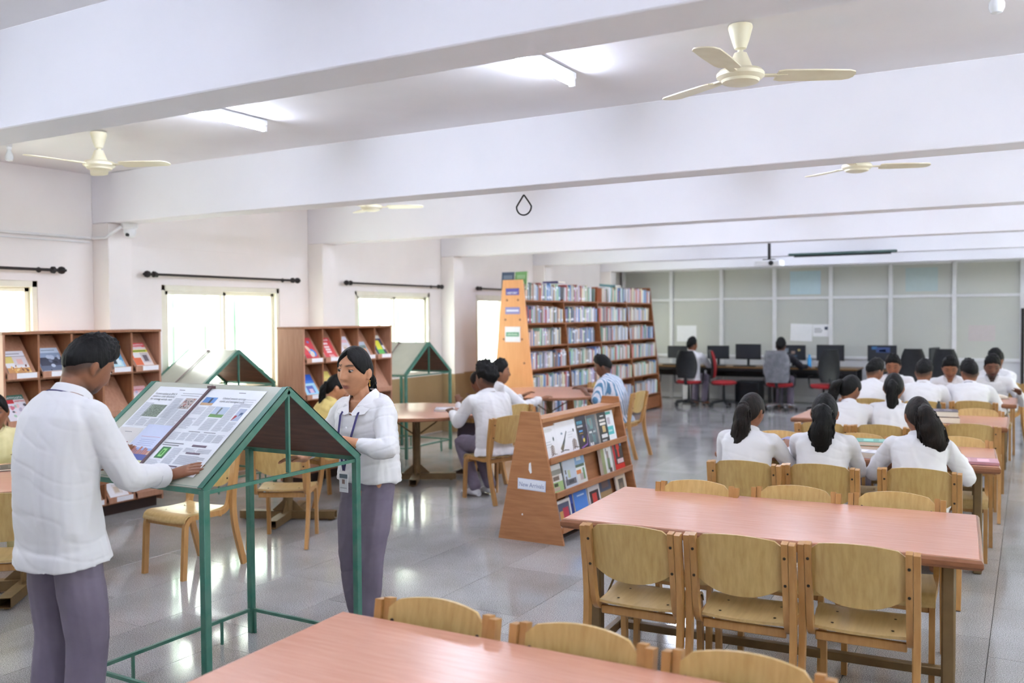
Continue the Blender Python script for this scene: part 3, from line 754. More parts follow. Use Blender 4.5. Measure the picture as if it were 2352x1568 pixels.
# ---------------------------------------------------------------- printed covers
def cover(mb, O, E1, E2, N, w, h, bg, items, th=.006, h0=0.):
    O, E1, E2, N = V(O), V(E1), V(E2), V(N)
    mb.prism([(0, 0), (w, 0), (w, h), (0, h)], O, E1, E2, N, th, col=(236, 232, 226))
    mb.quad(O+N*(th+.0002), E1*w, E2*h, bg)
    k = .0003
    for it in items:
        k += .00005
        if it[0] == 'e':
            _, cx, cy, rx, ry, c = it[:6]; q = it[6] if len(it) > 6 else 0.; P_ = []
            for j in range(12):
                a = 2*PI*j/12; dx, dy = rx*w*math.cos(a), ry*h*math.sin(a); P_.append(O+E1*min(w, max(0, cx*w+dx*math.cos(q)-dy*math.sin(q)))+E2*min(h, max(0, cy*h+dx*math.sin(q)+dy*math.cos(q)))+N*(th+k))
            mb.add(P_, [list(range(12))], col=c)
        elif it[0] == 'l':
            _, xa, ya, xb, yb, lw, c = it; p_, q_ = V((xa*w, ya*h)), V((xb*w, yb*h)); t_ = (q_-p_).normalized(); n2 = V((-t_.y, t_.x))*lw*w/2
            mb.add([O+E1*z_.x+E2*z_.y+N*(th+k) for z_ in (p_-n2, q_-n2*.7, q_+n2*.7, p_+n2)], [[0, 1, 2, 3]], col=c)
        elif isinstance(it[0], str):
            s, u, v, size, c = it[:5]; add_text(mb, s, O+E1*(u*w)+E2*(v*h)+N*(th+k), E1, E2, size*h, c, wmax=(it[5]*w if len(it) > 5 else None), bold=.02)
        else:
            u0, v0, u1, v1, c = it
            mb.quad(O+E1*(u0*w)+E2*(v0*h)+N*(th+k), E1*((u1-u0)*w), E2*((v1-v0)*h), c)
RND = random.Random(11)
def blob_items(n, pal, r=.16, box=(0, 0, 1, .8)):
    out = []
    for _ in range(n):
        a, b = RND.uniform(box[0], box[2]-.05), RND.uniform(box[1], box[3]-.05); s, q = RND.uniform(.03, r), RND.uniform(.03, r)
        out.append(('e', min(a+s*.5, box[2]-s*.45), min(b+q*.5, box[3]-q*.45), s*.6, q*.6, RND.choice(pal), RND.uniform(-.6, .6)))
    return out
# ---------------------------------------------------------------- magazine racks
def rack(xf, y0, depth, label, mags):
    cols, rows = 5, 4; w = 1.487; H = 1.64; rh = .385; zb = .1
    t = thing('magazine_rack', label, 'magazine rack', (xf-depth, y0, 0), 0, 'wooden magazine racks')
    D = depth
    for y in (0, w): MB().box((D/2, y, H/2+.03), (D, .02, H-.06), bev=.002).build('side_panel', M_RACK, t)
    MB().box((D/2, w/2, H), (D+.01, w+.03, .022), bev=.003).build('top_board', M_RACKD, t)
    MB().box((.012, w/2, H/2), (.02, w-.02, H-.01)).build('back_board', M_RACK, t)
    MB().box((D/2-.02, w/2, .05), (D-.06, w-.06, .1)).build('plinth', M_BASE, t)
    cw = w/cols
    for c in range(1, cols): MB().box((D*.55, c*cw, (H+zb)/2), (D*.85, .018, H-zb-.03)).build('divider', M_RACKD, t)
    for r_ in range(rows):
        z0 = zb+r_*rh
        MB().box((D/2, w/2, z0+.006), (D-.01, w-.03, .014)).build('shelf', M_RACKD, t)
        for c in range(cols):
            yc = (c+.5)*cw
            # sloping rest board and its lip
            b = MB(); a0, a1 = V((D+.005, yc, z0+.03)), V((D*.42, yc, z0+rh-.03))
            b.bar(a0, a1, cw-.05, .01, hint=V((1, 0, 0))); b.build('rest_board', M_RACK, t)
            MB().box((D+.022, yc-.006, z0+.04), (.012, cw-.03, .055), bev=.003).box((D+.01, yc-.006, z0+.02), (.03, cw-.03, .012)).build('lip', M_RACK, t)
            if (r_, c) in mags and mags[(r_, c)].get('tag', 1):
                MB().box((D+.0292, yc+.02, z0+.043), (.001, .17, .042)).build('shelf_label', M_LABEL, t, smooth=False)
            elif RND.random() < .3:
                MB().box((D+.0292, yc+.05, z0+.043), (.001, .11, .042)).build('shelf_label', M_LABEL, t, smooth=False)
            g = mags.get((r_, c))
            if g:
                up = (a1-a0).normalized(); n = V((0, 1, 0)).cross(up); n = n if n.x > 0 else -n
                mw, mh = g.get('w', .19), g.get('h', .26)
                mb = MB(); cover(mb, -V((0, mw/2, 0)), V((0, 1, 0)), up, n, mw, mh, g['bg'], g['it'])
                o = mb.build('magazine', M_PRINT, smooth=False)
                o.location = V((xf-depth, y0+yc+g.get('dy', -.01), 0))+V((a0.x, 0, a0.z))+n*.007+up*.012; o.rotation_euler = (g.get('tilt', 0), 0, 0)
                tag(o, g['label'], 'magazine', 'magazines shown on the racks')
    return t
GR, RD, WH, BL, YL, DK = (96, 150, 90), (206, 60, 66), (240, 238, 242), (70, 120, 200), (232, 210, 90), (50, 50, 60)
fest = [(0, .78, 1, 1, (238, 236, 244)), (0, .77, 1, .785, (70, 64, 96)), (.2, .86, .8, .9, (170, 164, 176)), (0, .5, .55, .77, (232, 214, 130)), (.4, .4, 1, .77, (226, 216, 220)), (.55, .45, .8, .66, (236, 190, 186)), (0, 0, 1, .3, (206, 150, 96))]+blob_items(26, [(120, 70, 60), (236, 190, 110), (226, 140, 70), (70, 60, 66), (240, 210, 150)], .1, (0, 0, 1, .42))
car = [(0, .8, 1, 1, (206, 218, 236)), (0, .55, 1, .8, (150, 166, 196)), (.05, .3, 1, .62, (70, 74, 92)), (0, .1, 1, .3, (104, 112, 136)), (.06, .03, .9, .1, (230, 232, 240)), (.3, .88, .85, .92, (150, 164, 184))]+blob_items(10, [(50, 52, 66), (120, 126, 148), (190, 200, 220)], .2, (0, .1, 1, .75))
yoj = [(0, .7, 1, 1, (110, 128, 206)), (0, .3, 1, .7, (96, 168, 214)), (.1, .05, .9, .35, (190, 226, 236)), ('YOJANA', .5, .72, .13, (206, 50, 60), .8), (.3, .2, .6, .5, (52, 60, 72)), (.62, .15, .8, .95, (226, 240, 246))]
comp = [(0, .82, 1, 1, (226, 90, 96)), ('competition', .5, .93, .09, WH, .9), ('success', .5, .84, .09, WH, .7), (0, .62, 1, .72, (236, 226, 60)), (.08, .645, .92, .69, (70, 130, 70)), (0, .1, .45, .5, (232, 120, 84)), (.5, .2, .95, .6, (208, 200, 204)), (.6, .25, .85, .5, (110, 100, 110)), (.1, .4, .5, .6, (240, 238, 240))]
prat = [(0, .84, 1, 1, (70, 120, 104)), (0, .7, .5, .84, (214, 70, 76)), ('PRATIYOGITA', .55, .9, .1, WH, .8), ('DARPAN', .72, .77, .11, (206, 50, 66), .5), (0, 0, 1, .7, (232, 226, 236))]+blob_items(18, [(214, 120, 140), (190, 180, 200), (96, 90, 104), (236, 200, 206), (170, 200, 180)], .14, (0, 0, 1, .66))
pink = [(0, .75, 1, 1, (236, 190, 196)), ('students', .5, .85, .1, (200, 60, 70), .8)]+blob_items(24, [(220, 100, 110), (240, 230, 236), (226, 180, 120), (200, 190, 214), (236, 214, 160)], .13, (0, 0, 1, .8))
blue_pat = [(0, .85, 1, 1, WH)]+blob_items(30, [(70, 90, 160), (210, 214, 232), (110, 130, 190), (240, 240, 246)], .1, (0, 0, 1, .85))
dance = [('e', .15, .1, .25, .14, (200, 40, 56)), ('e', .16, .6, .1, .08, (66, 150, 220)), ('e', .68, .32, .3, .16, (70, 140, 216), -.6), ('e', .45, .5, .12, .16, (226, 200, 176), .5), ('e', .62, .26, .17, .14, (232, 218, 204), -.5), ('e', .27, .8, .11, .07, (110, 130, 200)), ('e', .7, .8, .1, .06, (130, 146, 210)), (0, 0, 1, .07, (226, 190, 70))]
outl = [('Outlook', .5, .9, .13, WH, .75)]+[(.3, v, .7, v+.09, (240, 222, 224)) for v in (.68, .52, .40, .28)]+[(.35, .14, .75, .2, (236, 170, 176)), (.4, .04, .8, .12, (240, 222, 224))]
whitm = [(0, .86, 1, 1, (232, 228, 240)), (.05, .7, .9, .84, (236, 196, 206)), (.3, .2, .75, .6, (222, 214, 210)), (.35, .25, .6, .5, (200, 180, 160))]
small = [(0, .8, 1, 1, (190, 200, 214)), (.2, .1, .8, .6, (206, 150, 110)), (.1, .55, .9, .75, (110, 126, 120)), (.3, .2, .6, .45, (226, 190, 150))]
green = [(0, .84, 1, 1, (232, 236, 226)), (0, 0, .15, 1, (40, 36, 84)), (.2, 0, .75, .4, (96, 190, 90)), (.25, .3, .75, .75, (222, 220, 60)), (.75, .1, 1, .7, (60, 66, 84)), (.8, .3, 1, .5, WH)]
bluem = [(0, .62, 1, 1, (44, 100, 206)), (.3, .6, 1, .72, (70, 130, 220)), (0, 0, 1, .6, (160, 214, 238)), (.2, .15, .75, .48, (92, 110, 190)), (.35, .15, .65, .34, (220, 190, 214)), (.1, .5, .9, .56, (196, 230, 244))]
yelm = [(0, .7, 1, 1, (238, 224, 130)), (0, .2, 1, .7, (226, 200, 120)), (.2, .1, .7, .5, (190, 150, 90))]
def mg(bg, it, label, **k): return dict(bg=bg, it=it, label=label, **k)
rack(-7.08, 4.252, .42, 'long low magazine rack of brown wood at the left edge', {
    (3, 0): mg(WH, fest, 'magazine with a festival crowd cover at the left end of the top shelf', h=.24),
    (3, 1): mg((120, 130, 150), car, 'motoring magazine with a dark car cover behind the reader', h=.26, w=.22),
    (3, 3): mg((150, 190, 226), yoj, 'blue and white magazine titled YOJANA right of the reader', h=.28),
    (3, 4): mg((238, 226, 224), comp, 'red and yellow competition magazine at the right end of the top shelf', h=.28),
    (2, 0): mg(WH, prat, 'white magazine with green and red masthead on the second shelf', h=.27),
    (2, 2): mg(WH, pink, 'pink covered magazine behind the arm of the reader', tag=0),
    (2, 4): mg((236, 224, 228), pink, 'pink and white magazine at the right end of the second shelf', h=.26),
    (1, 1): mg((230, 220, 220), comp, 'orange and white magazine on the third shelf'),
    (1, 3): mg(WH, small, 'pale magazine low on the rack behind the reader', w=.15),
    (0, 1): mg((226, 210, 90), yelm, 'yellow magazine on the lowest shelf below the elbow', h=.25),
    (0, 2): mg(WH, blue_pat, 'magazine with a blue dotted cover on the lowest shelf', h=.25),
    (0, 3): mg(WH, whitm, 'white magazine at the right of the lowest shelf', h=.24)})
rack(-6.6, 7.16, .37, 'small magazine rack behind the standing woman', {
    (3, 0): mg((214, 74, 84), dance, 'red magazine with a blue dancer on its cover', h=.28),
    (3, 1): mg((214, 76, 80), outl, 'red magazine titled Outlook with white lettering', h=.27),
    (3, 2): mg((230, 226, 236), whitm, 'white magazine above the head of the standing woman', h=.28),
    (3, 3): mg((170, 184, 196), small, 'small grey magazine beside the head of the standing woman', w=.14, h=.2),
    (3, 4): mg((60, 60, 100), green, 'green and yellow magazine at the right end of the small rack', h=.28),
    (2, 0): mg((150, 206, 236), bluem, 'blue magazine on the second shelf of the small rack', h=.27),
    (2, 1): mg((230, 214, 130), yelm, 'yellow magazine behind the woman in yellow', h=.29),
    (1, 4): mg((90, 100, 116), car, 'dark magazine low on the small rack behind the white collar', h=.2, w=.18),
    (0, 4): mg((206, 200, 210), small, 'grey magazine on the lowest shelf of the small rack', w=.15, h=.2)})

# ---------------------------------------------------------------- new arrivals stand
def new_arrivals():
    x0, y0, y1, H = -3.36, 6.14, 7.7, 1.01; hb, ht = .288, .08
    t = thing('display_stand', 'tapered wooden display stand marked New Arrivals', 'display stand', (x0, y0, 0))
    L = y1-y0
    for y in (0, L-.02): MB().prism([(-hb, 0), (hb, 0), (ht, H), (-ht, H)], (0, y, 0), (1, 0, 0), (0, 0, 1), (0, 1, 0), .022).build('end_panel', M_NA, t, smooth=False)
    def hx(z): return hb+(ht-hb)*z/H
    for s in (-1, 1):
        m = MB(); m.loft([[V((s*(hx(z)-.09+(.05 if z > .8 else 0)), y, z)) for y in (.022, L-.02)]+[V((s*(hx(z)-.1+(.05 if z > .8 else 0)), y, z)) for y in (L-.02, .022)] for z in (.06, .5, .8, .93)]); m.build('back_board', M_NA, t, smooth=False)
        for z in (.1, .36, .62):
            MB().box((s*(hx(z)-.05), L/2, z), (.1, L-.045, .016)).box((s*(hx(z)+.004), L/2, z+.012), (.016, L-.045, .05), bev=.003).build('shelf', M_NA, t)
    MB().box((0, L/2, .935), (2*ht+.03, L-.045, .02), bev=.003).build('top_shelf', M_NA, t)
    MB().box((ht+.012, L/2, .94), (.014, L-.045, .035), bev=.003).build('top_lip', M_NA, t)
    sg = MB(); w, h = .245, .085
    sg.box((0, 0, 0), (w, .003, h), col=(214, 222, 244)); sg.box((0, -.0012, 0), (w-.012, .003, h-.012), col=(238, 242, 252))
    add_text(sg, 'New Arrivals', (0, -.003, -.004), (1, 0, 0), (0, 0, 1), .05, (120, 132, 176), wmax=.215)
    so = sg.build('paper_label', M_PRINT, t, (.015, -.002, .445), smooth=False); so.rotation_euler = (0, R(2), 0)
    MB().prism([(-.012, 0), (.004, -.03), (.016, -.02), (.008, .06), (-.008, .05)], (-.0, -.0006, .56), (1, 0, 0), (0, 0, 1), (0, 1, 0), .0006).prism([(-.006, 0), (.006, .002), (.004, .016), (-.005, .014)], (-.07, -.0006, .2), (1, 0, 0), (0, 0, 1), (0, 1, 0), .0006).build('torn_paper', M_LABEL, t, smooth=False)
    # books face out on the +X side
    up = V((ht-hb, 0, H)).normalized(); n = V((H, 0, hb-ht)).normalized(); e1 = V((0, 1, 0))
    def bk(y, z, w, h, th, bg, items, label, tilt=0., dx=0.):
        mb = MB(); cover(mb, (0, 0, 0), e1, up, n, w, h, bg, items, th)
        o = mb.build('display_book', M_PRINT, smooth=False); o.location = (x0+hx(z)-.062+dx, y0+y, z+.012)
        o.rotation_euler = (tilt, 0, 0); tag(o, label, 'book', 'books on the New Arrivals stand')
    def plant(x, y, sc_, c):
        out = [('l', x, y, x+.03*sc_, y+.3*sc_, .05*sc_, c)]
        for k in range(5): out += [('e', x-.06*sc_+.005*k, y+.06*sc_*k+.03, .07*sc_, .018*sc_, c, .6), ('e', x+.08*sc_, y+.055*sc_*k+.05, .07*sc_, .016*sc_, (150, 128, 116), -.6)]
        return out+[('l', x, y+.06*sc_, x+.25*sc_, y+.02*sc_, .02*sc_, (96, 80, 78))]
    bug = [('e', .45, .88, .35, .06, (222, 220, 222)), ('e', .76, .58, .05, .07, (90, 100, 100)), (.2, .5, .55, .53, (206, 206, 212)), (.2, .42, .6, .45, (206, 206, 212)), (.2, .34, .5, .36, (214, 214, 220))]+plant(.58, .06, 1.1, (122, 96, 92))
    pen = [('l', .14, .14, .28, .32, .13, (124, 112, 92)), ('l', .26, .3, .36, .44, .09, (84, 86, 90)), ('l', .34, .42, .5, .68, .045, (62, 68, 76)), ('e', .2, .2, .06, .03, (110, 96, 76), .9), ('l', .08, .1, .3, .13, .03, (120, 116, 118)), ('l', .28, .13, .5, .1, .03, (110, 106, 108)), ('e', .26, .64, .05, .035, (136, 146, 166)), ('e', .86, .66, .035, .055, (90, 98, 100)), (.55, .62, .8, .64, (214, 214, 220)), (.55, .54, .8, .56, (214, 214, 220)), (.55, .46, .75, .48, (214, 214, 220))]+plant(.8, .08, 1.0, (132, 110, 102))
    py = [(0, .9, 1, 1, (52, 42, 60)), (.08, .74, .62, .86, (40, 110, 140)), ('PYTHON', .36, .8, .11, (120, 190, 220), .5), (.08, .66, .62, .72, (190, 190, 196)), (.2, .52, .55, .57, (90, 160, 230)), (.2, .46, .55, .48, (200, 150, 70)), ('e', .92, .3, .28, .42, (110, 72, 156)), ('e', .78, .38, .24, .4, (46, 38, 52)), ('e', .45, .34, .1, .06, (84, 80, 150), .5), ('e', .52, .26, .1, .06, (226, 206, 90), .5), ('l', .2, .03, .8, .12, .08, (150, 96, 186)), ('l', .8, .12, .92, .4, .05, (150, 96, 186))]
    tea = [(.1, .55, .6, .9, (110, 150, 150)), (.1, .42, .8, .48, (210, 212, 214)), (.4, .1, .7, .35, (96, 130, 134)), (.05, .02, .4, .12, (236, 236, 238)), (.3, .65, .5, .85, (150, 130, 130))]+blob_items(10, [(84, 92, 100), (120, 150, 150), (100, 104, 112)], .2)
    blk = [(.35, .86, .75, .9, (220, 220, 220)), (.2, .7, .85, .77, (222, 214, 206)), (.2, .58, .85, .66, (226, 220, 214)), (.4, .34, .75, .55, (206, 176, 120)), (.2, .16, .85, .28, (232, 230, 234)), (.2, .04, .7, .1, (190, 190, 194))]
    wht = [(.05, .88, .7, .97, (70, 170, 160)), (.15, .55, .5, .78, (196, 186, 196)), (.05, .2, .8, .48, (96, 200, 204)), (.1, .3, .6, .36, (200, 236, 236))]
    bk(.05, .62, .25, .25, .012, (240, 238, 244), bug, 'white insect book at the left end of the top shelf of the stand')
    bk(.30, .62, .36, .265, .012, (242, 240, 246), pen, 'large white book with a pen drawing on its cover')
    bk(.67, .62, .2, .275, .014, (46, 38, 52), py, 'black and purple python programming book')
    bk(.88, .62, .18, .265, .014, (96, 104, 112), tea, 'grey teal book beside the purple one')
    bk(1.08, .62, .19, .265, .022, (46, 46, 50), blk, 'black book with white lettering on the top shelf of the stand')
    bk(1.28, .62, .17, .265, .012, (240, 242, 246), wht, 'white and turquoise book at the right end of the top shelf')
    hs = [(0, .62, 1, .8, (150, 150, 140)), (.1, .4, .8, .62, (216, 206, 196)), (.3, .42, .75, .56, (120, 104, 92)), (0, 0, 1, .36, (176, 206, 140)), (.3, .2, .6, .32, (86, 90, 70)), (.2, .05, .7, .18, (200, 180, 170))]
    tq = [(.1, .7, .8, .95, (70, 156, 164)), (.3, .8, .8, .86, (210, 230, 232)), (.2, .1, .6, .4, (170, 190, 200))]
    lab = [(.3, .35, .5, .62, (196, 206, 170)), (.1, .5, .2, .65, (110, 110, 110)), (.1, .3, .2, .42, (120, 110, 104)), (.05, .1, .9, .3, (120, 120, 128)), (.3, .15, .7, .26, (84, 84, 92))]
    orn = [(0, .58, 1, 1, (150, 190, 226)), (.3, .7, .7, .95, (230, 236, 244)), (.1, .5, .9, .58, (110, 130, 110)), (.15, .3, .55, .42, (230, 140, 80)), (.4, .1, .7, .3, (206, 190, 190)), (.7, .1, .85, .45, (120, 160, 110))]
    sol = [(0, 0, .3, 1, (160, 168, 120)), (.5, .5, .7, .8, (160, 140, 130)), (.5, .15, .75, .55, (120, 140, 104)), (.6, .05, .85, .2, (90, 70, 60)), (.45, .7, .55, .9, (150, 150, 160))]
    redb = [(0, 0, .2, 1, (196, 30, 36)), (.25, .88, 1, 1, (222, 216, 214)), (.45, .4, .62, .86, (226, 60, 44)), (.38, .66, .7, .86, (226, 60, 44)), (.3, .2, .95, .34, (232, 206, 206)), (0, 0, 1, .18, (226, 60, 50)), (.8, .74, .95, .86, (120, 170, 230))]
    bk(.05, .36, .22, .215, .012, (236, 236, 236), hs, 'book with a house and green lawn on its cover')
    bk(.26, .36, .19, .27, .01, (110, 122, 138), tq, 'grey book half hidden behind the others on the stand', dx=-.013)
    bk(.30, .36, .22, .225, .012, (214, 224, 236), lab, 'pale blue science book on the middle shelf of the stand', dx=.004)
    bk(.50, .36, .21, .27, .012, (236, 238, 236), orn, 'white book with orange leaves on the middle shelf')
    bk(1.0, .36, .22, .245, .03, (240, 240, 238), sol, 'white book with a standing figure on its cover', tilt=-.04)
    bk(1.26, .36, .21, .27, .03, (60, 58, 56), redb, 'thick red and black book at the right of the middle shelf')
    fr = [(.1, .1, .9, .9, (150, 150, 150)), (.12, .12, .88, .88, (92, 96, 120)), (.4, .2, .8, .7, (190, 60, 80)), (.15, .15, .4, .6, (210, 160, 96))]
    bb = [(0, .3, 1, 1, (84, 140, 220)), (0, 0, 1, .3, (206, 140, 130)), (.25, .78, .8, .83, (210, 226, 246))]
    rf = [(0, .8, 1, 1, (224, 220, 222)), (.1, .1, .9, .8, (70, 56, 58)), (.3, .2, .7, .7, (214, 66, 56)), (.2, .1, .4, .3, (90, 110, 80))]
    dkk = [(0, .6, 1, 1, (84, 88, 108)), (.2, .65, .8, .9, (120, 96, 90)), (0, .3, 1, .55, (170, 140, 96)), (0, 0, 1, .3, (110, 104, 130))]
    frm = [(.12, .12, .88, .88, (232, 216, 192)), (.25, .2, .75, .75, (120, 110, 100)), (.35, .3, .65, .6, (150, 130, 110))]
    bk(.05, .1, .24, .2, .03, (240, 236, 232), fr, 'book with a framed red picture on the low shelf of the stand')
    bk(.30, .1, .17, .235, .03, (30, 50, 130), [(.1, .6, .9, .9, (60, 90, 180))], 'dark blue book on the low shelf of the stand', dx=-.012)
    bk(.36, .1, .24, .23, .03, (84, 140, 220), bb, 'bright blue book with a pink band on the low shelf')
    bk(.62, .1, .22, .225, .035, (226, 222, 224), rf, 'thick book with red flowers on the low shelf')
    bk(.86, .1, .23, .25, .03, (90, 94, 110), dkk, 'dark picture book near the right of the low shelf')
    bk(1.24, .1, .22, .245, .012, (236, 220, 206), frm, 'cream framed book at the right end of the low shelf')
new_arrivals()

# ---------------------------------------------------------------- tall bookcase and its books
BX, BY0, BY1, BH = -6.45, 11.3, 16.3, 2.27
def bhx(z): return .40-.24*z/BH           # half width of the trapezoid end panels
def bookcase():
    t = thing('bookcase', 'tall double-sided wooden bookcase full of books', 'bookcase', (BX, BY0, 0))
    L = BY1-BY0
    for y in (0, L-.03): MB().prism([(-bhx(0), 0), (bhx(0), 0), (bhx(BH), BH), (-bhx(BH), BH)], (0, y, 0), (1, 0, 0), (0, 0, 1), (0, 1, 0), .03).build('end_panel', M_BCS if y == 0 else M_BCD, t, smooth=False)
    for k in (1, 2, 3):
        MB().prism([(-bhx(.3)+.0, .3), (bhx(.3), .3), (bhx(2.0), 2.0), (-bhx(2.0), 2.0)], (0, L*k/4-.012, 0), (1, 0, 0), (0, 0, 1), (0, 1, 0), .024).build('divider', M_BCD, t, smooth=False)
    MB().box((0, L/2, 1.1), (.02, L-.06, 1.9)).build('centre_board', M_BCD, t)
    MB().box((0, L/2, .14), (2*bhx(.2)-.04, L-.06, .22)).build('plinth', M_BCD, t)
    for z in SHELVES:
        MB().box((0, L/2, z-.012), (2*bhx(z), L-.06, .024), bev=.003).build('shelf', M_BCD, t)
    d = MB()
    for z in (.35, .72, 1.08, 1.42, 1.7, 1.98):
        for s in (-1, 1): d.lathe([(.016, 0), (.016, .004), (.006, .006)], 10, (s*(bhx(z)-.1), 0, z), axis=Matrix.Rotation(PI/2, 3, 'X'))
    tag(d.build('screws', M_RACKD, t), kind='stuff')
    def sign(z, w, h, cols, words, nm):
        s = MB(); s.box((0, 0, 0), (w, .006, h), col=cols[0])
        for (q, size, c, wm) in words: add_text(s, q[0], (0, -.0036, q[1]), (1, 0, 0), (0, 0, 1), size, c, wmax=wm, bold=.02)
        if len(cols) > 1: s.box((0, -.0016, 0), (w*.86, .004, h*.28), col=cols[1])
        return s.build(nm, M_PRINT, t, (0.0, -.004, z), smooth=False)
    sign(2.1, .215, .095, [(92, 88, 168)], [(('HISTORY', -.02), .042, (240, 240, 250), .17)], 'shelf_sign')
    sign(1.83, .235, .1, [(150, 146, 200), (226, 226, 242)], [], 'shelf_sign')
    g = sign(1.49, .25, .22, [(238, 238, 246), (96, 156, 124)], [], 'paper_label')
    s = MB()
    for k in range(7): s.quad((-.085+k*.025, -.0042, -.012), (.018, 0, 0), (0, 0, .02+.006*(k % 2)), (196, 220, 206))
    s.build('label_lettering', M_PRINT, g, smooth=False)
    return t
SHELVES = [.30, .66, .99, 1.32, 1.65, 1.98]
bookcase()
def book_mesh():
    mb = MB()   # unit book: x depth -.5..0 (spine at +0), y thickness, z height
    mb.add([(-1, -.5, 0), (0, -.5, 0), (0, .5, 0), (-1, .5, 0), (-1, -.5, 1), (0, -.5, 1), (0, .5, 1), (-1, .5, 1)], [[0, 1, 5, 4], [2, 3, 7, 6]], 0)
    zs = [0, .12, .26, .72, .84, 1]
    for i in range(5):
        mi = 2 if i == 1 else (3 if i == 3 else 0)
        mb.add([(0, -.5, zs[i]), (.02, -.25, zs[i]), (.02, .25, zs[i]), (0, .5, zs[i]), (0, -.5, zs[i+1]), (.02, -.25, zs[i+1]), (.02, .25, zs[i+1]), (0, .5, zs[i+1])], [[0, 1, 5, 4], [1, 2, 6, 5], [2, 3, 7, 6]], mi)
    mb.add([(-.97, -.4, .99), (0, -.4, .99), (0, .4, .99), (-.97, .4, .99), (-.97, -.4, .01), (-.97, .4, .01), (0, -.4, .01), (0, .4, .01)], [[0, 1, 2, 3], [0, 3, 5, 4], [4, 5, 7, 6]], 1)
    return mb
bk_me = book_mesh().mesh('book', [M_BOOK, M_PAGES, M_LABEL, M_BOOK], smooth=False)
bk_me2 = book_mesh().mesh('book', [M_BOOK, M_PAGES, M_BOOK, M_LABEL], smooth=False)
bk_me3 = book_mesh().mesh('book', [M_BOOK, M_PAGES, M_BOOK, M_BOOK], smooth=False)
BPAL = [tuple(int(k*.82+40) for k in c_) for c_ in [(226, 222, 226), (214, 214, 222), (196, 202, 216), (176, 186, 206), (120, 150, 190), (90, 130, 190), (196, 186, 168), (214, 200, 170), (170, 150, 130), (150, 110, 90), (226, 186, 160), (200, 120, 110), (170, 60, 60), (120, 160, 140), (160, 200, 170), (90, 110, 100), (70, 80, 110), (120, 110, 150), (190, 170, 200), (230, 220, 180), (150, 150, 156), (206, 206, 200)]]
bays = ['nearest bay', 'second bay', 'third bay', 'farthest bay']
shn = ['lowest', 'second lowest', 'third', 'fourth', 'second highest', 'topmost']
cand = []
rb = random.Random(21)
L4 = (BY1-BY0)/4
for bi in range(4):
    for si, z in enumerate(SHELVES):
        y = BY0+bi*L4+.045; ye = BY0+(bi+1)*L4-.04
        if rb.random() < .2: ye -= rb.uniform(.05, .2)
        hh = (.24 if si < 5 else .25); lean = 0
        while y < ye-.02:
            th = rb.uniform(.022, .05); h = hh*rb.uniform(.8, 1.06); d = rb.uniform(.13, .17)
            if y+th > ye: break
            tilt = rb.uniform(-.02, .02) if rb.random() < .85 else rb.uniform(-.12, -.05)
            cand.append((y+th/2, z, th, h, d, tilt, rb.choice(BPAL) if not (si == 5 and bi == 2 and y < BY0+2*L4+.2) else (150, 78, 40), bi, si)); y += th+rb.uniform(.0005, .003)+abs(tilt)*.09
            if rb.random() < .025: y += rb.uniform(.03, .1)
order = sorted(cand, key=lambda c: (c[0], c[1]))
indiv = set(id(c) for c in order[:300]); far = MB(); cnt = {}
def cname(c):
    r, g, b = c; mx, mn = max(c), min(c)
    if mx-mn < 26: return 'white' if mn > 200 else ('grey' if mx > 120 else 'dark')
    if r == mx: return ('cream' if g > 190 else 'tan') if g > b+12 and g > 140 else ('pink' if g > 110 else ('brown' if g > 75 else 'red'))
    if g == mx: return 'green'
    return 'purple' if r > g else ('pale blue' if mn > 150 else 'blue')
def nth(k): return '%d%s' % (k, 'th' if 10 < k % 100 < 14 else {1: 'st', 2: 'nd', 3: 'rd'}.get(k % 10, 'th'))
def bkx(z, h): return BX+bhx(z)-.02
for c in cand:
    y, z, th, h, d, tilt, colr, bi, si = c; cnt[(bi, si)] = cnt.get((bi, si), 0)+1
    if id(c) in indiv:
        o = bpy.data.objects.new('book', rb.choice((bk_me, bk_me2, bk_me3, bk_me3))); COL.objects.link(o); o.location = (bkx(z, h), y, z+.001); o.scale = (d, th, h); o.rotation_euler = (tilt, 0, 0)
        o.color = (*lin(colr), 1)
        tag(o, '%s book, %s from the left on the %s shelf, bookcase %s' % (cname(colr), nth(cnt[(bi, si)]), shn[si], bays[bi]), 'book', 'books in the %s, %s shelf' % (bays[bi], shn[si]))
    else:
        b = book_mesh(); q = Matrix.Rotation(tilt, 3, 'X')
        far.add([q @ V((p.x*d, p.y*th, p.z*h))+V((bkx(z, h), y, z+.001)) for p in b.v], b.f, 0, colr)
o = far.build('shelved_books', M_PRINT, smooth=False)
tag(o, 'rows of books in the farther bays of the tall bookcase', 'books', kind='stuff')
# flat books and covers lying on top of the case
def flatbook(x, y, z, w, l, h, rz, colr, label, cat='book', grp=None, rx=0., ry=0., spine=0):
    t = thing('book' if cat == 'book' else 'notebook', label, cat, (x, y, z), R(rz), grp); t.rotation_euler = (rx, ry, R(rz))
    c = MB(); c.box((0, 0, .0015), (w, l, .003), col=colr).box((0, 0, h-.0015), (w, l, .003), col=colr).box((-w/2+.0015, 0, h/2), (.003, l, h), col=colr)
    c.quad((-w*.3, -l*.3, h+.0004), (w*.6, 0, 0), (0, l*.25, 0), tuple(min(255, k+50) for k in colr)); c.quad((-w*.35, l*.1, h+.0004), (w*.7, 0, 0), (0, l*.22, 0), tuple(min(255, int(k*.8+60)) for k in colr))
    c.build('cover', M_PRINT, t, smooth=False)
    MB().box((.003, 0, h/2), (w-.008, l-.008, h-.006)).build('pages', M_PAGES, t, smooth=False)
    return t
flatbook(BX-.13, BY0+.12, BH-.015, .2, .26, .03, 4, (70, 86, 110), 'dark picture book standing on top of the bookcase end', rx=1.45)
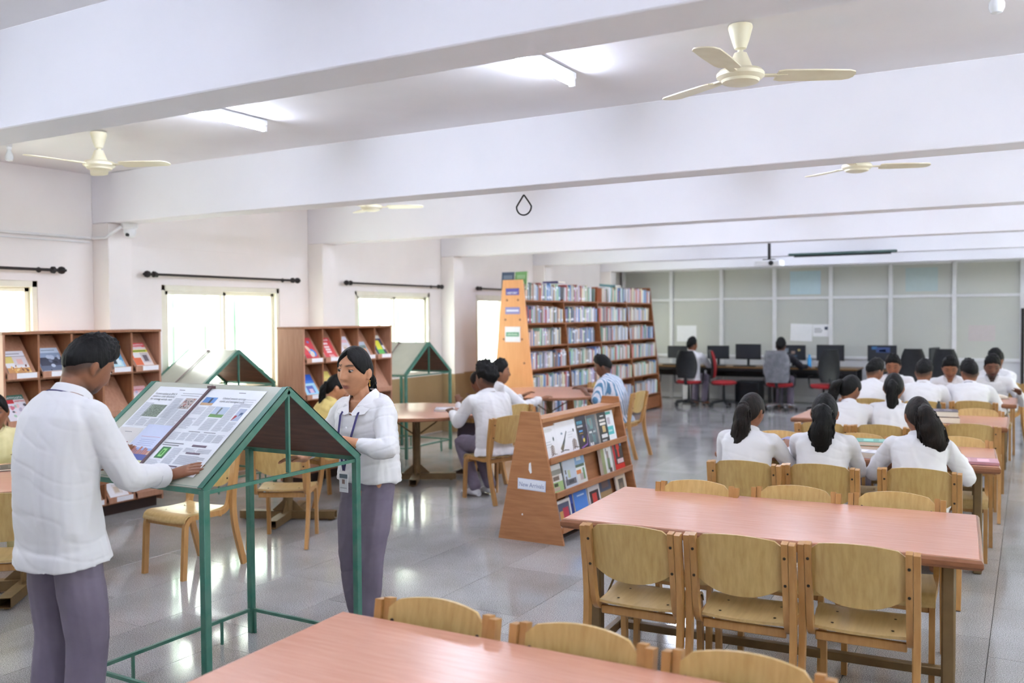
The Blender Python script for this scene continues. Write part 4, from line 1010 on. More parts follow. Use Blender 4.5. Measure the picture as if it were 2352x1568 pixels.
flatbook(BX+.09, BY0+.12, BH-.015, .2, .26, .03, -3, (120, 170, 110), 'green and yellow book standing on top of the bookcase end', rx=1.45)
flatbook(BX+.03, BY0+3.4, BH-.02, .25, .3, .04, 90, (96, 140, 150), 'teal book lying on top of the bookcase', rx=.1)
flatbook(BX+.03, BY0+1.25, BH-.02, .22, .28, .035, 85, (70, 60, 110), 'dark purple book lying on top of the bookcase')

# books on the reading tables
flatbook(-1.5, 6.98, .752, .19, .25, .03, -85, (196, 150, 130), 'lower book of the pair before the leftmost ponytail', grp='books on the reading tables')
flatbook(-1.5, 6.98, .784, .2, .26, .028, -95, (110, 112, 170), 'blue purple book on top of the pair before the leftmost ponytail', grp='books on the reading tables')
flatbook(-.98, 7.02, .752, .2, .27, .045, -92, (206, 150, 110), 'thick orange book right of the middle ponytail', grp='books on the reading tables')
flatbook(-.98, 7.03, .799, .19, .26, .03, -82, (90, 160, 140), 'teal book on the thick orange book', grp='books on the reading tables')
flatbook(-.98, 6.72, .752, .16, .23, .04, -100, (216, 214, 220), 'white book by the elbow of the middle woman', grp='books on the reading tables')
flatbook(-.32, 6.78, .752, .2, .28, .018, 95, (206, 150, 160), 'pink and blue magazine at the right end of the women\'s table', grp='books on the reading tables')
flatbook(-.72, 9.2, .752, .27, .3, .055, -80, (150, 110, 90), 'lower of two thick books stacked on the third table', grp='books on the reading tables')
flatbook(-.72, 9.2, .809, .26, .29, .05, -84, (84, 72, 80), 'dark thick book on top of the stack on the third table', grp='books on the reading tables')
flatbook(-5.42, 8.02, .754, .2, .27, .02, 30, (200, 196, 206), 'closed white notebook on the round table', 'notebook')
flatbook(-5.1, 8.28, .754, .22, .28, .05, 10, (226, 214, 214), 'fluffed open pad of papers beside the notebook', 'notebook')
flatbook(-5.72, 7.34, .754, .2, .26, .02, 20, (220, 222, 232), 'white book at the near edge of the round table', 'notebook')
flatbook(-5.95, 3.55, .754, .21, .28, .014, -30, (60, 50, 56), 'dark notebook of the girl in pale yellow', 'notebook')
def open_book(x, y, z, rz, label):
    t = thing('open_book', label, 'book', (x, y, z), R(rz)); 
    for s in (-1, 1):
        rings = []
        for k in range(8):
            u = k/7*.17; h = .035*math.sin(min(1, k/7*1.2)*PI*.5)*(1-k/7)*1.6+.012
            rings.append([V((s*u, -.12, h)), V((s*u, .12, h)), V((s*u, .12, 0)), V((s*u, -.12, 0))])
        MB().loft(rings).build('page_block', M_PAGES, t)
    MB().box((0, 0, -.001), (.36, .26, .003)).build('cover', M_RACKD, t)
    return t
open_book(-.4, 12.05, .755, 5, 'open book before the moustached student')
open_book(-.75, 11.9, .755, 10, 'open white book beside the back-turned student at the right')
t = thing('pen_bottle', 'small dark bottle between two chairs at the third table', 'bottle', (-.78, 9.78, .75)); MB().lathe([(.02, 0), (.022, .01), (.022, .1), (.012, .12), (.012, .14)], 12).build('body', M_DARK, t); MB().lathe([(.014, .14), (.014, .16), (0, .162)], 12).build('cap', M_WHITE, t)

# ---------------------------------------------------------------- computer desks
def desk(x0, x1, label):
    t = thing('computer_desk', label, 'desk', ((x0+x1)/2, 17.85, 0), 0, 'computer desks along the partition'); w = (x1-x0)/2
    MB().box((0, 0, .725), (2*w, .75, .03), bev=.004).build('desktop', M_DESK, t)
    for sx in (-1, 1):
        for sy in (-1, 1): MB().box((sx*(w-.04), sy*.32, .355), (.04, .04, .71)).build('leg', M_DARK, t)
    MB().box((0, .3, .6), (2*w-.08, .02, .2)).build('modesty_panel', M_DARK, t)
    MB().box((0, -.33, .68), (2*w-.08, .02, .05)).build('front_rail', M_DARK, t)
for i, (a, b) in enumerate(((-7.3, -5.82), (-5.8, -4.3), (-4.28, -2.75), (-2.55, -1.05))):
    desk(a, b, '%s computer desk along the glazed partition' % ['leftmost', 'second', 'third', 'rightmost'][i])
def monitor(x, y, rz, w, label, img=None):
    t = thing('monitor', label, 'monitor', (x, y, .74), R(rz), 'desktop monitors'); h = w*.6
    MB().box((0, 0, .13+h/2), (w, .035, h), bev=.008).build('housing', M_DARK, t)
    s = MB(); s.box((0, -.0185, .135+h/2), (w-.03, .002, h-.035), col=(34, 38, 46))
    for q in img or []: s.quad((q[0]*w-w/2, -.0202, .15+q[1]*h*.9), ((q[2]-q[0])*w*.95, 0, 0), (0, 0, (q[3]-q[1])*h*.9), q[4])
    s.build('screen', M_PRINT, t, smooth=False)
    MB().box((0, .02, .08), (.05, .02, .16), bev=.004).build('neck', M_DARK, t)
    MB().box((0, .02, .008), (.22, .18, .014), bev=.006).build('foot', M_DARK, t)
    MB().box((0, -.25, .012), (.42, .14, .02), bev=.004).build('keyboard', M_DARK, t)
scr = [(.1, .5, .35, .8, (120, 130, 140)), (.45, .4, .6, .6, (150, 130, 120)), (.7, .6, .8, .75, (190, 170, 110)), (.2, .2, .7, .3, (70, 90, 110))]
blue = [(.15, .75, .35, .95, (60, 110, 160)), (.3, .55, .8, .9, (60, 80, 130)), (.4, .6, .65, .75, (90, 110, 160))]
for x, rz, w, l, im in ((-6.28, 0, .42, 'dark monitor at the left end by the bookcase', None), (-5.43, 4, .44, 'grey monitor behind the red office chair', None), (-4.83, 0, .5, 'black monitor right of the red chair', None), (-3.97, 0, .48, 'lit monitor with pictures beside the man in dark clothes', scr), (-3.28, 0, .5, 'black monitor right of the blue bottle', None), (-2.37, 0, .5, 'monitor with a blue glowing wallpaper', blue), (-1.5, 75, .45, 'monitor seen edge-on above the back-turned students', None)):
    monitor(x, 17.8, rz, w, l, im)
for x, l in ((-5.95, 'light fronted computer tower under the leftmost desk'), (-4.75, 'black computer tower beside the red chair base'), (-4.15, 'black computer tower with a blue light')):
    t = thing('computer_tower', l, 'computer', (x, 17.6, 0), 0, 'computer towers under the desks')
    wd = .2 if x != -4.75 else .46
    MB().box((0, 0, .24), (wd, .42, .44), bev=.01).build('case', M_DARK, t); MB().box((0, -.212, .24), (wd-.03, .006, .4), bev=.002).build('front_panel', M_SCRN if x != -5.95 else M_ALU, t)
    for s in (-1, 1): MB().box((s*(wd/2-.02), 0, .01), (.02, .38, .02)).build('foot', M_DARK, t)
t = thing('water_bottle', 'bright blue water bottle on the desk', 'bottle', (-3.62, 17.6, .74)); MB().lathe([(.035, 0), (.038, .01), (.038, .17), (.02, .2), (.018, .22)], 14).build('body', M_BLUEB, t); MB().lathe([(.02, .22), (.02, .25), (0, .252)], 12).build('cap', M_BLUEB, t)

def office_chair(x, y, rz, label, backm, arms=True, cover_=False, tall=1.0):
    t = thing('office_chair', label, 'office chair', (x, y, 0), R(rz), 'swivel chairs at the computers')
    # backrest facing +Y local front
    b = MB(); rings = []
    for k in range(11):
        v = k/10; z = .56+.5*v*tall; hw = .2*math.sin(PI*(.22+.62*v))**.6; y0 = -.2-.05*v+.04*math.sin(PI*v)
        ring = []
        for j in range(16):
            a = 2*PI*j/16; ring.append(V((hw*math.cos(a), y0+.035*math.sin(a)-.05*(1-math.cos(a)**2)*0+.03*math.cos(a)**2, z)))
        rings.append(ring)
    b.loft(rings).build('backrest', M_RED, t)
    s = MB(); rings = []
    for k in range(11):
        v = k/10; z = .545+.53*v*tall; hw = .212*math.sin(PI*(.22+.62*v))**.6; y0 = -.225-.05*v+.04*math.sin(PI*v)
        rings.append([V((hw*math.cos(2*PI*j/16), y0+.028*math.sin(2*PI*j/16)+.03*math.cos(2*PI*j/16)**2, z)) for j in range(16)])
    s.loft(rings).build('back_shell', backm, t)
    MB().lathe([(0, .43), (.2, .43), (.235, .45), (.24, .475), (.22, .5), (0, .505)], 24).build('seat', M_RED, t)
    MB().sweep([(0, -.05, .42), (0, -.2, .42), (0, -.26, .47), (0, -.265, .62)], .06, .012).build('back_bar', M_DARK, t)
    MB().tube([(0, 0, .1), (0, 0, .43)], [.03, .02], 12).build('gas_column', M_DARK, t)
    for k in range(5):
        a = k*2*PI/5+.3; d = V((math.cos(a), math.sin(a), 0))
        ft = MB().bar(d*.03+V((0, 0, .12)), d*.29+V((0, 0, .075)), .045, .03, bev=.006).build('base_arm', M_CHROME if cover_ else M_DARK, t)
        MB().lathe([(.026, -.02), (.028, 0), (.026, .02)], 12, d*.29+V((0, 0, .029)), axis=Matrix.Rotation(PI/2, 3, V((0, 0, 1)).cross(d))).build('caster', M_DARK, ft)
    if arms:
        for s_ in (-1, 1): MB().sweep(bez([(s_*.2, .0, .43), (s_*.27, .0, .44, .04), (s_*.28, .02, .65, .04), (s_*.28, -.12, .67)], 5), .03, .02, side=V((0, 1, 0))).build('armrest', M_DARK, t)
    if cover_:
        c = MB(); rings = []
        for k in range(13):
            v = k/12; z = .52+.58*v*tall; hw = .235*math.sin(PI*(.24+.56*v))**.5; y0 = -.225-.05*v
            rings.append([V(((hw+.012*math.sin(5*j+k))*math.cos(2*PI*j/24), y0+(.075+.01*math.sin(3*j+2*k))*math.sin(2*PI*j/24), z)) for j in range(24)])
        c.loft(rings).build('plastic_cover', M_PLAST, t)
    return t
office_chair(-6.55, 16.75, 20, 'plastic wrapped office chair half hidden by the bookcase', M_DARK, cover_=True)
office_chair(-5.72, 16.85, 5, 'dark backed office chair with a student at the left computer', M_DARK)
office_chair(-5.05, 16.9, -78, 'empty red office chair turned sideways', M_DARK, arms=False)
office_chair(-3.98, 16.8, 0, 'plastic wrapped office chair of the man in dark clothes', M_DARK, cover_=True)
office_chair(-3.2, 16.75, 40, 'empty black and red office chair with loop armrests', M_DARK, tall=1.1)
office_chair(-1.75, 16.9, 5, 'tall black office chair behind the second back-turned student', M_DARK, tall=1.15)
office_chair(-1.15, 16.2, -10, 'plastic wrapped black office chair behind the far students', M_DARK, tall=1.2, cover_=False)
# ---------------------------------------------------------------- people
def remesh(mb, vox, smooth=4, name='body'):
    me = bpy.data.meshes.new('tmp'); me.from_pydata([tuple(p) for p in mb.v], [], mb.f); me.update()
    o = bpy.data.objects.new('tmp', me); COL.objects.link(o)
    m = o.modifiers.new('r', 'REMESH'); m.mode = 'VOXEL'; m.voxel_size = vox; m.use_smooth_shade = True
    if smooth:
        k = o.modifiers.new('s', 'SMOOTH'); k.factor = .5; k.iterations = smooth
    dg = bpy.context.evaluated_depsgraph_get()
    r = bpy.data.meshes.new_from_object(o.evaluated_get(dg)); r.name = name
    bpy.data.objects.remove(o); bpy.data.meshes.remove(me)
    r.polygons.foreach_set('use_smooth', [True]*len(r.polygons))
    return r
def wrinkle(me, amp, fr=(9, 9, 5), seed=0, folds=0.):
    off = V((seed*3.7, seed*1.3, seed*2.1)); ns = [v.normal.copy() for v in me.vertices]
    for v, n_ in zip(me.vertices, ns):
        p = V((v.co.x*fr[0], v.co.y*fr[1], v.co.z*fr[2]))+off
        d = noise.noise(p)*amp+noise.noise(p*2.3)*amp*.4
        if folds:
            c_ = v.co; q = noise.noise(V((c_.x*9+c_.z*1.5, c_.y*9, c_.z*2.0))+off); d += folds*(1-min(1, abs(q)*3.2))*1.3-folds*.5
            q = noise.noise(V((c_.x*4, c_.y*4, c_.z*15+c_.x*5))+off*2); d -= folds*max(0, 1-abs(q)*6)*.45
        v.co += n_*d
    me.update()
def cut(me, fn):
    if not fn: return
    import bmesh
    b = bmesh.new(); b.from_mesh(me); bmesh.ops.delete(b, geom=[f for f in b.faces if fn(f.calc_center_median())], context='FACES'); b.to_mesh(me); b.free()
def link_mesh(name, me, mat, parent):
    me.materials.clear(); me.materials.append(mat)
    o = bpy.data.objects.new(name, me); COL.objects.link(o); o.parent = parent
    return o
def ik(S, Wt, l1, l2, pole):
    d = Wt-S; L = d.length
    if L > (l1+l2)*.995: Wt = S+d*((l1+l2)*.995/L); d = Wt-S; L = d.length
    a = (l1*l1-l2*l2+L*L)/(2*L); h = math.sqrt(max(0, l1*l1-a*a)); t = d/L
    p = pole-t*pole.dot(t); p.normalize()
    return S+t*a+p*h, Wt
def spine_pt(J, t):
    a, m, b = J['pelvis'], J['mid'], J['neck']
    if t < 0: return a+(m-a).normalized()*t*(b-a).length
    c = m*2-(a+b)/2
    return a*(1-t)**2+c*2*t*(1-t)+b*t*t
TORSO = {'m': [(-.12, .10, .08, 0), (0, .16, .112, -.005), (.15, .158, .11, 0), (.38, .142, .10, .005), (.62, .165, .115, .006), (.8, .18, .108, 0), (.92, .15, .085, -.004), (1.0, .085, .066, 0)],
         'f': [(-.12, .10, .08, 0), (0, .165, .112, -.008), (.15, .155, .105, -.003), (.4, .122, .088, .004), (.62, .145, .112, .014), (.8, .155, .10, .004), (.92, .13, .076, -.004), (1.0, .07, .058, 0)]}
def torso(mb, J, sex, inf=0., t0=-.2, t1=1.0, flare=0., n=24, straight=0.):
    rows = TORSO[sex]; ts = sorted(set([r[0] for r in rows if t0 <= r[0] <= t1]+[t0, t1])); rings = []
    def val(t):
        if t <= rows[0][0]: return rows[1][1:] if inf else rows[0][1:]
        for a, b in zip(rows, rows[1:]):
            if a[0] <= t <= b[0]:
                k = (t-a[0])/(b[0]-a[0]); return tuple(a[i]+(b[i]-a[i])*k for i in (1, 2, 3))
        return rows[-1][1:]
    dense = []
    for a, b in zip(ts, ts[1:]): dense += [a+(b-a)*k/3 for k in range(3)]
    dense.append(ts[-1])
    for t in dense:
        hw, hd, yo = val(t)
        if straight and t < .62:
            w0, d0, _ = val(.62); hw = hw+(max(hw, w0)-hw)*straight; hd = hd+(max(hd, d0)-hd)*straight
        hw += inf+flare*max(0, -t); hd += inf+flare*max(0, -t)
        c = spine_pt(J, t); tg = (spine_pt(J, t+.02)-spine_pt(J, t-.02)).normalized()
        k = min(1, max(0, t)); u = (J['hipx']*(1-k)+J['shx']*k).normalized(); u = (u-tg*u.dot(tg)).normalized(); w = tg.cross(u)
        ring = []
        for j in range(n):
            a = 2*PI*j/n; ca, sa = math.cos(a), math.sin(a)
            e = .8; ring.append(c+u*hw*math.copysign(abs(ca)**e, ca)+w*(hd*math.copysign(abs(sa)**e, sa)+yo))
        rings.append(ring)
    mb.loft(rings)
def limb(mb, pts, rs, n=14, flat=1.):
    # subdivide for a smooth bend
    P = [V(p) for p in pts]; out = []; rr = []
    for i in range(len(P)-1):
        m = 6
        for k in range(m):
            t = k/m; p0 = P[max(i-1, 0)]; p1 = P[i]; p2 = P[i+1]; p3 = P[min(i+2, len(P)-1)]
            cr = .5*((2*p1)+(-p0+p2)*t+(2*p0-5*p1+4*p2-p3)*t*t+(-p0+3*p1-3*p2+p3)*t**3)
            out.append(p1.lerp(p2, t)*.6+cr*.4); rr.append(rs[i]+(rs[i+1]-rs[i])*t)
    out.append(P[-1]); rr.append(rs[-1])
    mb.tube(out, rr, n, endround=True, flat=flat)
def ellipsoid(mb, c, r, rot=None, n=14, m=10, col=None):
    rings = []
    for i in range(1, m):
        th = PI*i/m; rings.append([V((r[0]*math.sin(th)*math.cos(2*PI*j/n), r[1]*math.sin(th)*math.sin(2*PI*j/n), r[2]*math.cos(th))) for j in range(n)])
    rings = [[(rot @ p if rot else p)+V(c) for p in g] for g in rings][::-1]
    mb.loft(rings, col=col)
def hand(mb, wrist, d, nrm, side, curl=.35, spread=.12, s=1.0):
    # d: finger direction, nrm: back of hand, side=+1 right hand
    d = d.normalized(); nrm = (nrm-d*nrm.dot(d)).normalized(); x = d.cross(nrm)*side   # x points to the thumb side
    x = -x
    rings = []
    for q, hw, ht in ((-.02, .024, .02), (.0, .026, .021), (.03, .036, .02), (.06, .041, .017), (.088, .038, .013)):
        c = wrist+d*q*s
        rings.append([c+(x*hw*math.cos(a)+nrm*ht*math.sin(a))*s for a in [2*PI*j/12 for j in range(12)]])
    mb.loft(rings)
    for k, (off, ln) in enumerate(((.030, .070), (.010, .078), (-.010, .073), (-.029, .056))):
        base = wrist+(d*.08+x*off)*s; fd = (d+x*(off*spread*25/3)).normalized(); p = base; pts = [p-fd*.02*s, p]; ang = 0
        for j, f in enumerate((.45, .32, .25)):
            ang += curl*(.6 if j == 0 else 1.0); v = fd*math.cos(ang)-nrm*math.sin(ang); p = p+v*ln*f*s; pts.append(p)
        mb.tube(pts, [.0098*s, .0098*s, .0092*s, .0085*s, .0072*s], 8, endround=True)
    b = wrist+(d*.018+x*.024-nrm*.004)*s; v = (d*.75+x*.62-nrm*.2).normalized(); p1 = b+v*.042*s; v2 = (d*.95+x*.2-nrm*.3).normalized(); p2 = p1+v2*.03*s; p3 = p2+v2*.022*s
    mb.tube([b-v*.012*s, b, p1, p2, p3], [.014*s, .0135*s, .011*s, .0098*s, .008*s], 8, endround=True)
def foot(mb, ankle, d, inf=0.):
    d = V((d.x, d.y, 0)).normalized(); x = V((d.y, -d.x, 0)); z0 = ankle.z-.075; rings = []
    for q, hw, h in ((-.06, .022, .035), (-.045, .03, .06), (0, .034, .085), (.05, .037, .07), (.11, .044, .045), (.155, .042, .032), (.18, .028, .024)):
        c = V((ankle.x, ankle.y, 0))+d*q
        rings.append([c+x*((hw+inf)*math.cos(a))+V((0, 0, z0+(h+inf)*max(0, .5+.5*math.sin(a)))) for a in [2*PI*j/12 for j in range(12)]])
    mb.loft(rings)
FZ = .019
def head_pt(th, ph, sex, infl=0.):
    a, b, c = (.073, .096, .116) if sex == 'm' else (.070, .091, .110)
    x = a*math.sin(th)*math.sin(ph); y = b*math.sin(th)*math.cos(ph); z = c*math.cos(th)
    s = max(0, -z/c)
    x *= 1-.32*s**1.6
    if y < 0: y *= 1-.42*s**1.2
    else:
        y *= 1-.05*s; y = y if y < .075 else .075+(y-.075)*.55
    if infl: return V((x, y, z)) * (1+infl)
    g = lambda u, w: math.exp(-(u/w)**2)
    if y > 0:
        z0_ = z; z = z-FZ; zz = z; nose = 0
        if -.045 < zz < .03:
            t = (.03-zz)/.058; nose = t**1.3 if t <= 1 else max(0, 1-(t-1)/.22)
        y += .029*g(x, .009+.0065*max(0, min(1, (.03-zz)/.06)))*nose
        ax = abs(x)
        y -= .0095*g(ax-.031, .017)*g(z-.012, .012)
        y += .0045*g(ax-.028, .024)*g(z-.034, .01)
        y += .0085*g(x, .021)*(g(z+.061, .0065)+.95*g(z+.075, .007)); y -= .005*g(x, .024)*g(z+.068, .003)
        y += .007*g(x, .022)*g(z+.1+FZ*.5, .018)
        y += .004*g(ax-.042, .018)*g(z+.02, .022); z = z0_
    return V((x, y, z))
def add_head(mb, J, sex, n=72, m=56):
    Mh = J['headM']; rings = []
    for i in range(1, m):
        th = PI*(1-i/m); rings.append([Mh @ head_pt(th, 2*PI*j/n, sex) for j in range(n)])
    # orientation: outward
    mb.loft([r[::-1] for r in rings])
    for s in (-1, 1):
        rot = Mh.to_3x3() @ Matrix.Rotation(s*.35, 3, 'Z'); ellipsoid(mb, Mh @ V((s*.074, -.012, .0)), (.0085, .015, .025), rot, 10, 8)
        ellipsoid(mb, Mh @ V((s*.072, -.004, -.022)), (.007, .009, .01), rot, 8, 6)
HL = {'m': [(0, .078), (45, .064), (70, .042), (82, .0), (95, .004), (112, -.004), (140, -.038), (180, -.055)],
      'f': [(0, .088), (15, .076), (35, .06), (52, .03), (66, .006), (78, -.008), (88, .008), (98, -.0), (115, -.05), (140, -.078), (180, -.088)]}
def hline(sex, pd):
    T = HL[sex]
    for a, b in zip(T, T[1:]):
        if a[0] <= pd <= b[0]: return a[1]+(b[1]-a[1])*(pd-a[0])/(b[0]-a[0])
    return T[-1][1]
def hair_cap(J, sex, thick=.1, top=0., style='', seed=0, n=64, m=44):
    Mh = J['headM']; rings = []
    for i in range(1, m):
        th = PI*(1-i/m); ring = []
        for j in range(n):
            ph = 2*PI*j/n; pd = abs(math.degrees(ph if ph <= PI else ph-2*PI)); p = head_pt(th, ph, sex, .0001)
            zl = hline(sex, pd)
            k = min(1, max(0, (p.z-zl)/.016)); k = k*k*(3-2*k)
            ns = noise.noise(p*30+V((seed, 0, 0)))*.5+noise.noise(p*70+V((0, seed, 0)))*.3
            up = max(0, p.z/.11); tk = thick+top*up**1.5+ns*(.035 if sex == 'm' else .018)
            if sex == 'm':
                lo = min(1, max(0, (p.z-zl)/.05)); tk = tk*(.3+.7*lo)+.10*up*lo*(abs(noise.noise(p*95+V((seed, 2, 0))))*1.2-.15)
                if style == 'quiff': tk += .13*max(0, math.cos(ph))*max(0, min(1, (p.z-.05)/.04))*(1+ns)
                tk += abs(noise.noise(p*60+V((seed, 0, seed))))*(.03 if style == 'quiff' else .16)*lo
                if style == 'curl': tk += (abs(noise.noise(p*55+V((seed, seed, 0))))*.42+.06)*lo
            ring.append(Mh @ (p*(.9*(1-k)+(1+max(.02, tk))*k)))
        rings.append(ring[::-1])
    mb = MB(); mb.loft(rings); return mb
def ponytail(J, base, pts, rs, seed=0, n=16, wav=.012):
    Mh = J['headM']; P = [Mh @ V(base)]+[Mh @ V(base)+V(p) for p in pts]; out = []; rr = []
    for i in range(len(P)-1):
        for k in range(5): out.append(P[i].lerp(P[i+1], k/5)); rr.append(rs[i]+(rs[i+1]-rs[i])*k/5)
    out.append(P[-1]); rr.append(rs[-1])
    mb = MB(); mb.tube(out, rr, n, endround=True)
    for v in mb.v: v += V((noise.noise(v*26+V((seed, 0, 0))), noise.noise(v*26+V((0, seed, 3))), 0))*wav*1.4
    rs_ = random.Random(seed); K = len(out)
    for q in range(90):
        a = rs_.random()*2*PI; f = rs_.uniform(.75, 1.12); d = V((math.cos(a), math.sin(a)*.8, 0)); i0 = rs_.randrange(0, K//2); ph = rs_.random()*6; P_ = []
        for i in range(i0, K, 2):
            P_.append(out[i]+d*rr[i]*f+V((math.sin(ph+i*.9), math.cos(ph+i*.8), 0))*wav*.5)
        P_.append(P_[-1]+V((rs_.uniform(-.02, .02), rs_.uniform(-.02, .02), -rs_.uniform(.01, .05))))
        if len(P_) > 2: mb.tube(P_, [.0035]*(len(P_)-1)+[.001], 4)
    return mb
def headM(c, pitch, yaw, roll=0., hs=1.0):
    return Matrix.Translation(c) @ Matrix.Scale(hs, 4) @ Matrix.Rotation(R(yaw), 4, 'Z') @ Matrix.Rotation(R(-pitch), 4, 'X') @ Matrix.Rotation(R(roll), 4, 'Y')
def seated(lean=20, pitch=25, yaw=0, hl=(-.2, .42, .80), hr=(.2, .42, .80), sex='m', twist=0, side=0, seat=.44, knee=.40, ank=.34, kw=.10, hunch=.03, roll=0., sc=.87):
    J = {}; L = (.53 if sex == 'm' else .50)*sc
    J['pelvis'] = V((0, -.04, seat+.085)); a = R(lean); b = R(side)
    up = V((math.sin(b), math.sin(a), math.cos(a)*math.cos(b))).normalized()
    J['neck'] = J['pelvis']+up*L; J['mid'] = (J['pelvis']+J['neck'])/2+V((0, -hunch, 0))
    J['hipx'] = V((1, 0, 0)); J['shx'] = V((math.cos(R(twist)), math.sin(R(twist)), 0))
    sw = .185 if sex == 'm' else .16
    c = spine_pt(J, .9)
    for s, k in ((-1, 'L'), (1, 'R')):
        J['sh'+k] = c+J['shx']*s*sw+V((0, .015, -.012)); J['hip'+k] = J['pelvis']+V((s*.085, .02, -.02))
        J['knee'+k] = V((s*kw, knee, seat+.06)); J['ank'+k] = V((s*kw, ank, .085)); J['toe'+k] = V((s*.1, 1, 0))
    hd = V((0, math.sin(R(pitch*.55))*.132, math.cos(R(pitch*.55))*.132)); q = Matrix.Rotation(R(twist*.5), 3, 'Z')
    J['headM'] = headM(J['neck']+q @ hd+V((0, .012, .0)), pitch, yaw, roll, 1.14)
    J['wrL'] = V(hl); J['wrR'] = V(hr)
    return J
SKIN = {'d': (112, 70, 50), 'm': (142, 92, 64), 'l': (196, 140, 106)}
def person(label, loc, rz, J, sex='m', top=M_SHIRT, low=M_TROUS, skin='m', hair='short', vox=.011, shoes=None, short=False, group='people reading in the library', hem=-.16, infl=.02, pony=None, hairm=None, band=None, lan=False, wr=.006, cuff=.86, handcurl=.35, beard=False, eyes=False, seed=0, handn=None, legfat=1.0, voxc=None, styl='', longsk=False):
    seed = seed or len(label)
    for k, px in (('L', -1), ('R', 1)):
        J['el'+k], J['wr'+k] = ik(J['sh'+k], J['wr'+k], *((.285, .25) if sex == 'm' else (.265, .235)), J.get('pole'+k, V((px*.42, -.45, -.8))))
    # ---- body
    mb = MB(); torso(mb, J, sex); Mh = J['headM']
    hb = Mh @ V((0, -.018, -.05)); limb(mb, [spine_pt(J, .93), J['neck'], hb], [.058, .053, .055] if sex == 'm' else [.05, .046, .048])
    add_head(mb, J, sex)
    for k, s in (('L', -1), ('R', 1)):
        ar = (.052, .05, .04, .037, .026) if sex == 'm' else (.044, .042, .034, .032, .023)
        S, E, Wt = J['sh'+k], J['el'+k], J['wr'+k]
        limb(mb, [S, S.lerp(E, .45), E, E.lerp(Wt, .35), Wt], ar)
        d, nn = (J.get('hd'+k) or (Wt-E).normalized(), (J.get('hn'+k) or V((s*.25, -.1, 1))))
        hand(mb, Wt, V(d), V(nn), s, handcurl, s=1.0 if sex == 'm' else .92)
        H_, K, A = J['hip'+k], J['knee'+k], J['ank'+k]
        limb(mb, [H_, H_.lerp(K, .5), K, K.lerp(A, .35), A], [.085, .07, .052, .05, .034]); foot(mb, A, J['toe'+k])
    me = remesh(mb, vox, 1 if eyes else 2, 'person')
    col = me.color_attributes.new('Col', 'FLOAT_COLOR', 'POINT'); base = lin(SKIN[skin]); inv = Mh.inverted(); buf = []
    for v in me.vertices:
        c = base; p = inv @ v.co
        if p.length < .16:
            ax = abs(p.x); p = p-V((0, 0, FZ)) if p.y > .05 else p
            if p.y > .05:
                lip = math.exp(-(p.x/.022)**4-((p.z+.068)/.0098)**4); brow = math.exp(-((ax-.031)/.02)**4-((p.z-.0335+abs(ax-.028)*.16)/.0046)**4)
                c = tuple(a+(b-a)*min(1, lip*.95) for a, b in zip(c, lin((138, 76, 72)))); c = tuple(a+(b-a)*min(1, brow*.9) for a, b in zip(c, lin((30, 22, 20))))
                if not eyes:
                    ey = math.exp(-((ax-.031)/.014)**4-((p.z-.008)/.006)**4); c = tuple(a+(b-a)*min(1, ey*.8) for a, b in zip(c, lin((40, 28, 24))))
            if sex == 'm' and hair == 'short' and p.y < .055 and p.z > -.075:
                pd_ = math.degrees(math.atan2(abs(p.x), p.y)); zz_ = hline('m', pd_); fd = min(1, max(0, (p.z-zz_+.04)/.04))*min(1, max(0, (pd_-74)/8))*(min(1, max(0, (.076-abs(p.x))/.004)) if p.y > -.04 else 1)
                c = tuple(a+(b-a)*fd*.8 for a, b in zip(c, lin((26, 20, 19))))
            if beard:
                bd = min(1, max(0, (p.y+.03)/.04))*min(1, max(0, (-.05-p.z)/.03)); mo = math.exp(-(p.x/.026)**4-((p.z+.053)/.007)**4) if p.y > .05 else 0
                c = tuple(a+(b-a)*min(1, max(bd*.75, mo)) for a, b in zip(c, lin((30, 22, 20))))
        buf += [*c, 1.]
    col.data.foreach_set('color', buf)
    me.materials.clear(); me.materials.append(M_SKIN)
    o = bpy.data.objects.new('person', me); COL.objects.link(o); o.location = loc; o.rotation_euler = (0, 0, R(rz))
    tag(o, label, 'person', group)
    vc = voxc or vox
    # ---- top
    mb = MB(); torso(mb, J, sex, infl, hem, .985, J.get('flare', .12), straight=J.get('straight', .75))
    for k in 'LR':
        S, E, Wt = J['sh'+k], J['el'+k], J['wr'+k]; fat = (1.0 if sex == 'm' else .9)
        if short: limb(mb, [spine_pt(J, .86).lerp(S, .6), S, S.lerp(E, .5), S.lerp(E, .8)], [.07*fat, .076*fat, .075*fat, .08*fat])
        else: limb(mb, [spine_pt(J, .86).lerp(S, .6), S, S.lerp(E, .5), E, E.lerp(Wt, .4), E.lerp(Wt, cuff)], [.064*fat, .066*fat, .064*fat, .06*fat, .054*fat, .044*fat])
    for k in 'LR': limb(mb, [spine_pt(J, .97)+(J['sh'+k]-spine_pt(J, .9))*.16, J['sh'+k].lerp(spine_pt(J, .93), .45), J['sh'+k]], [.05, .062, .066] if sex == 'm' else [.044, .054, .06])
    me = remesh(mb, vc, 5, 'shirt'); wrinkle(me, wr, seed=seed, folds=wr*.9); cut(me, J.get('vneck')); link_mesh('shirt', me, top, o)
    # collar
    cb = MB(); flaps = J.get('flaps'); q = (J['neck']-spine_pt(J, .9)).normalized(); u = (J['shx']-q*J['shx'].dot(q)).normalized(); w = q.cross(u); r1 = (.072 if sex == 'm' else .064); rings = []
    c0 = J['neck']
    gap = J.get('gap', 18)
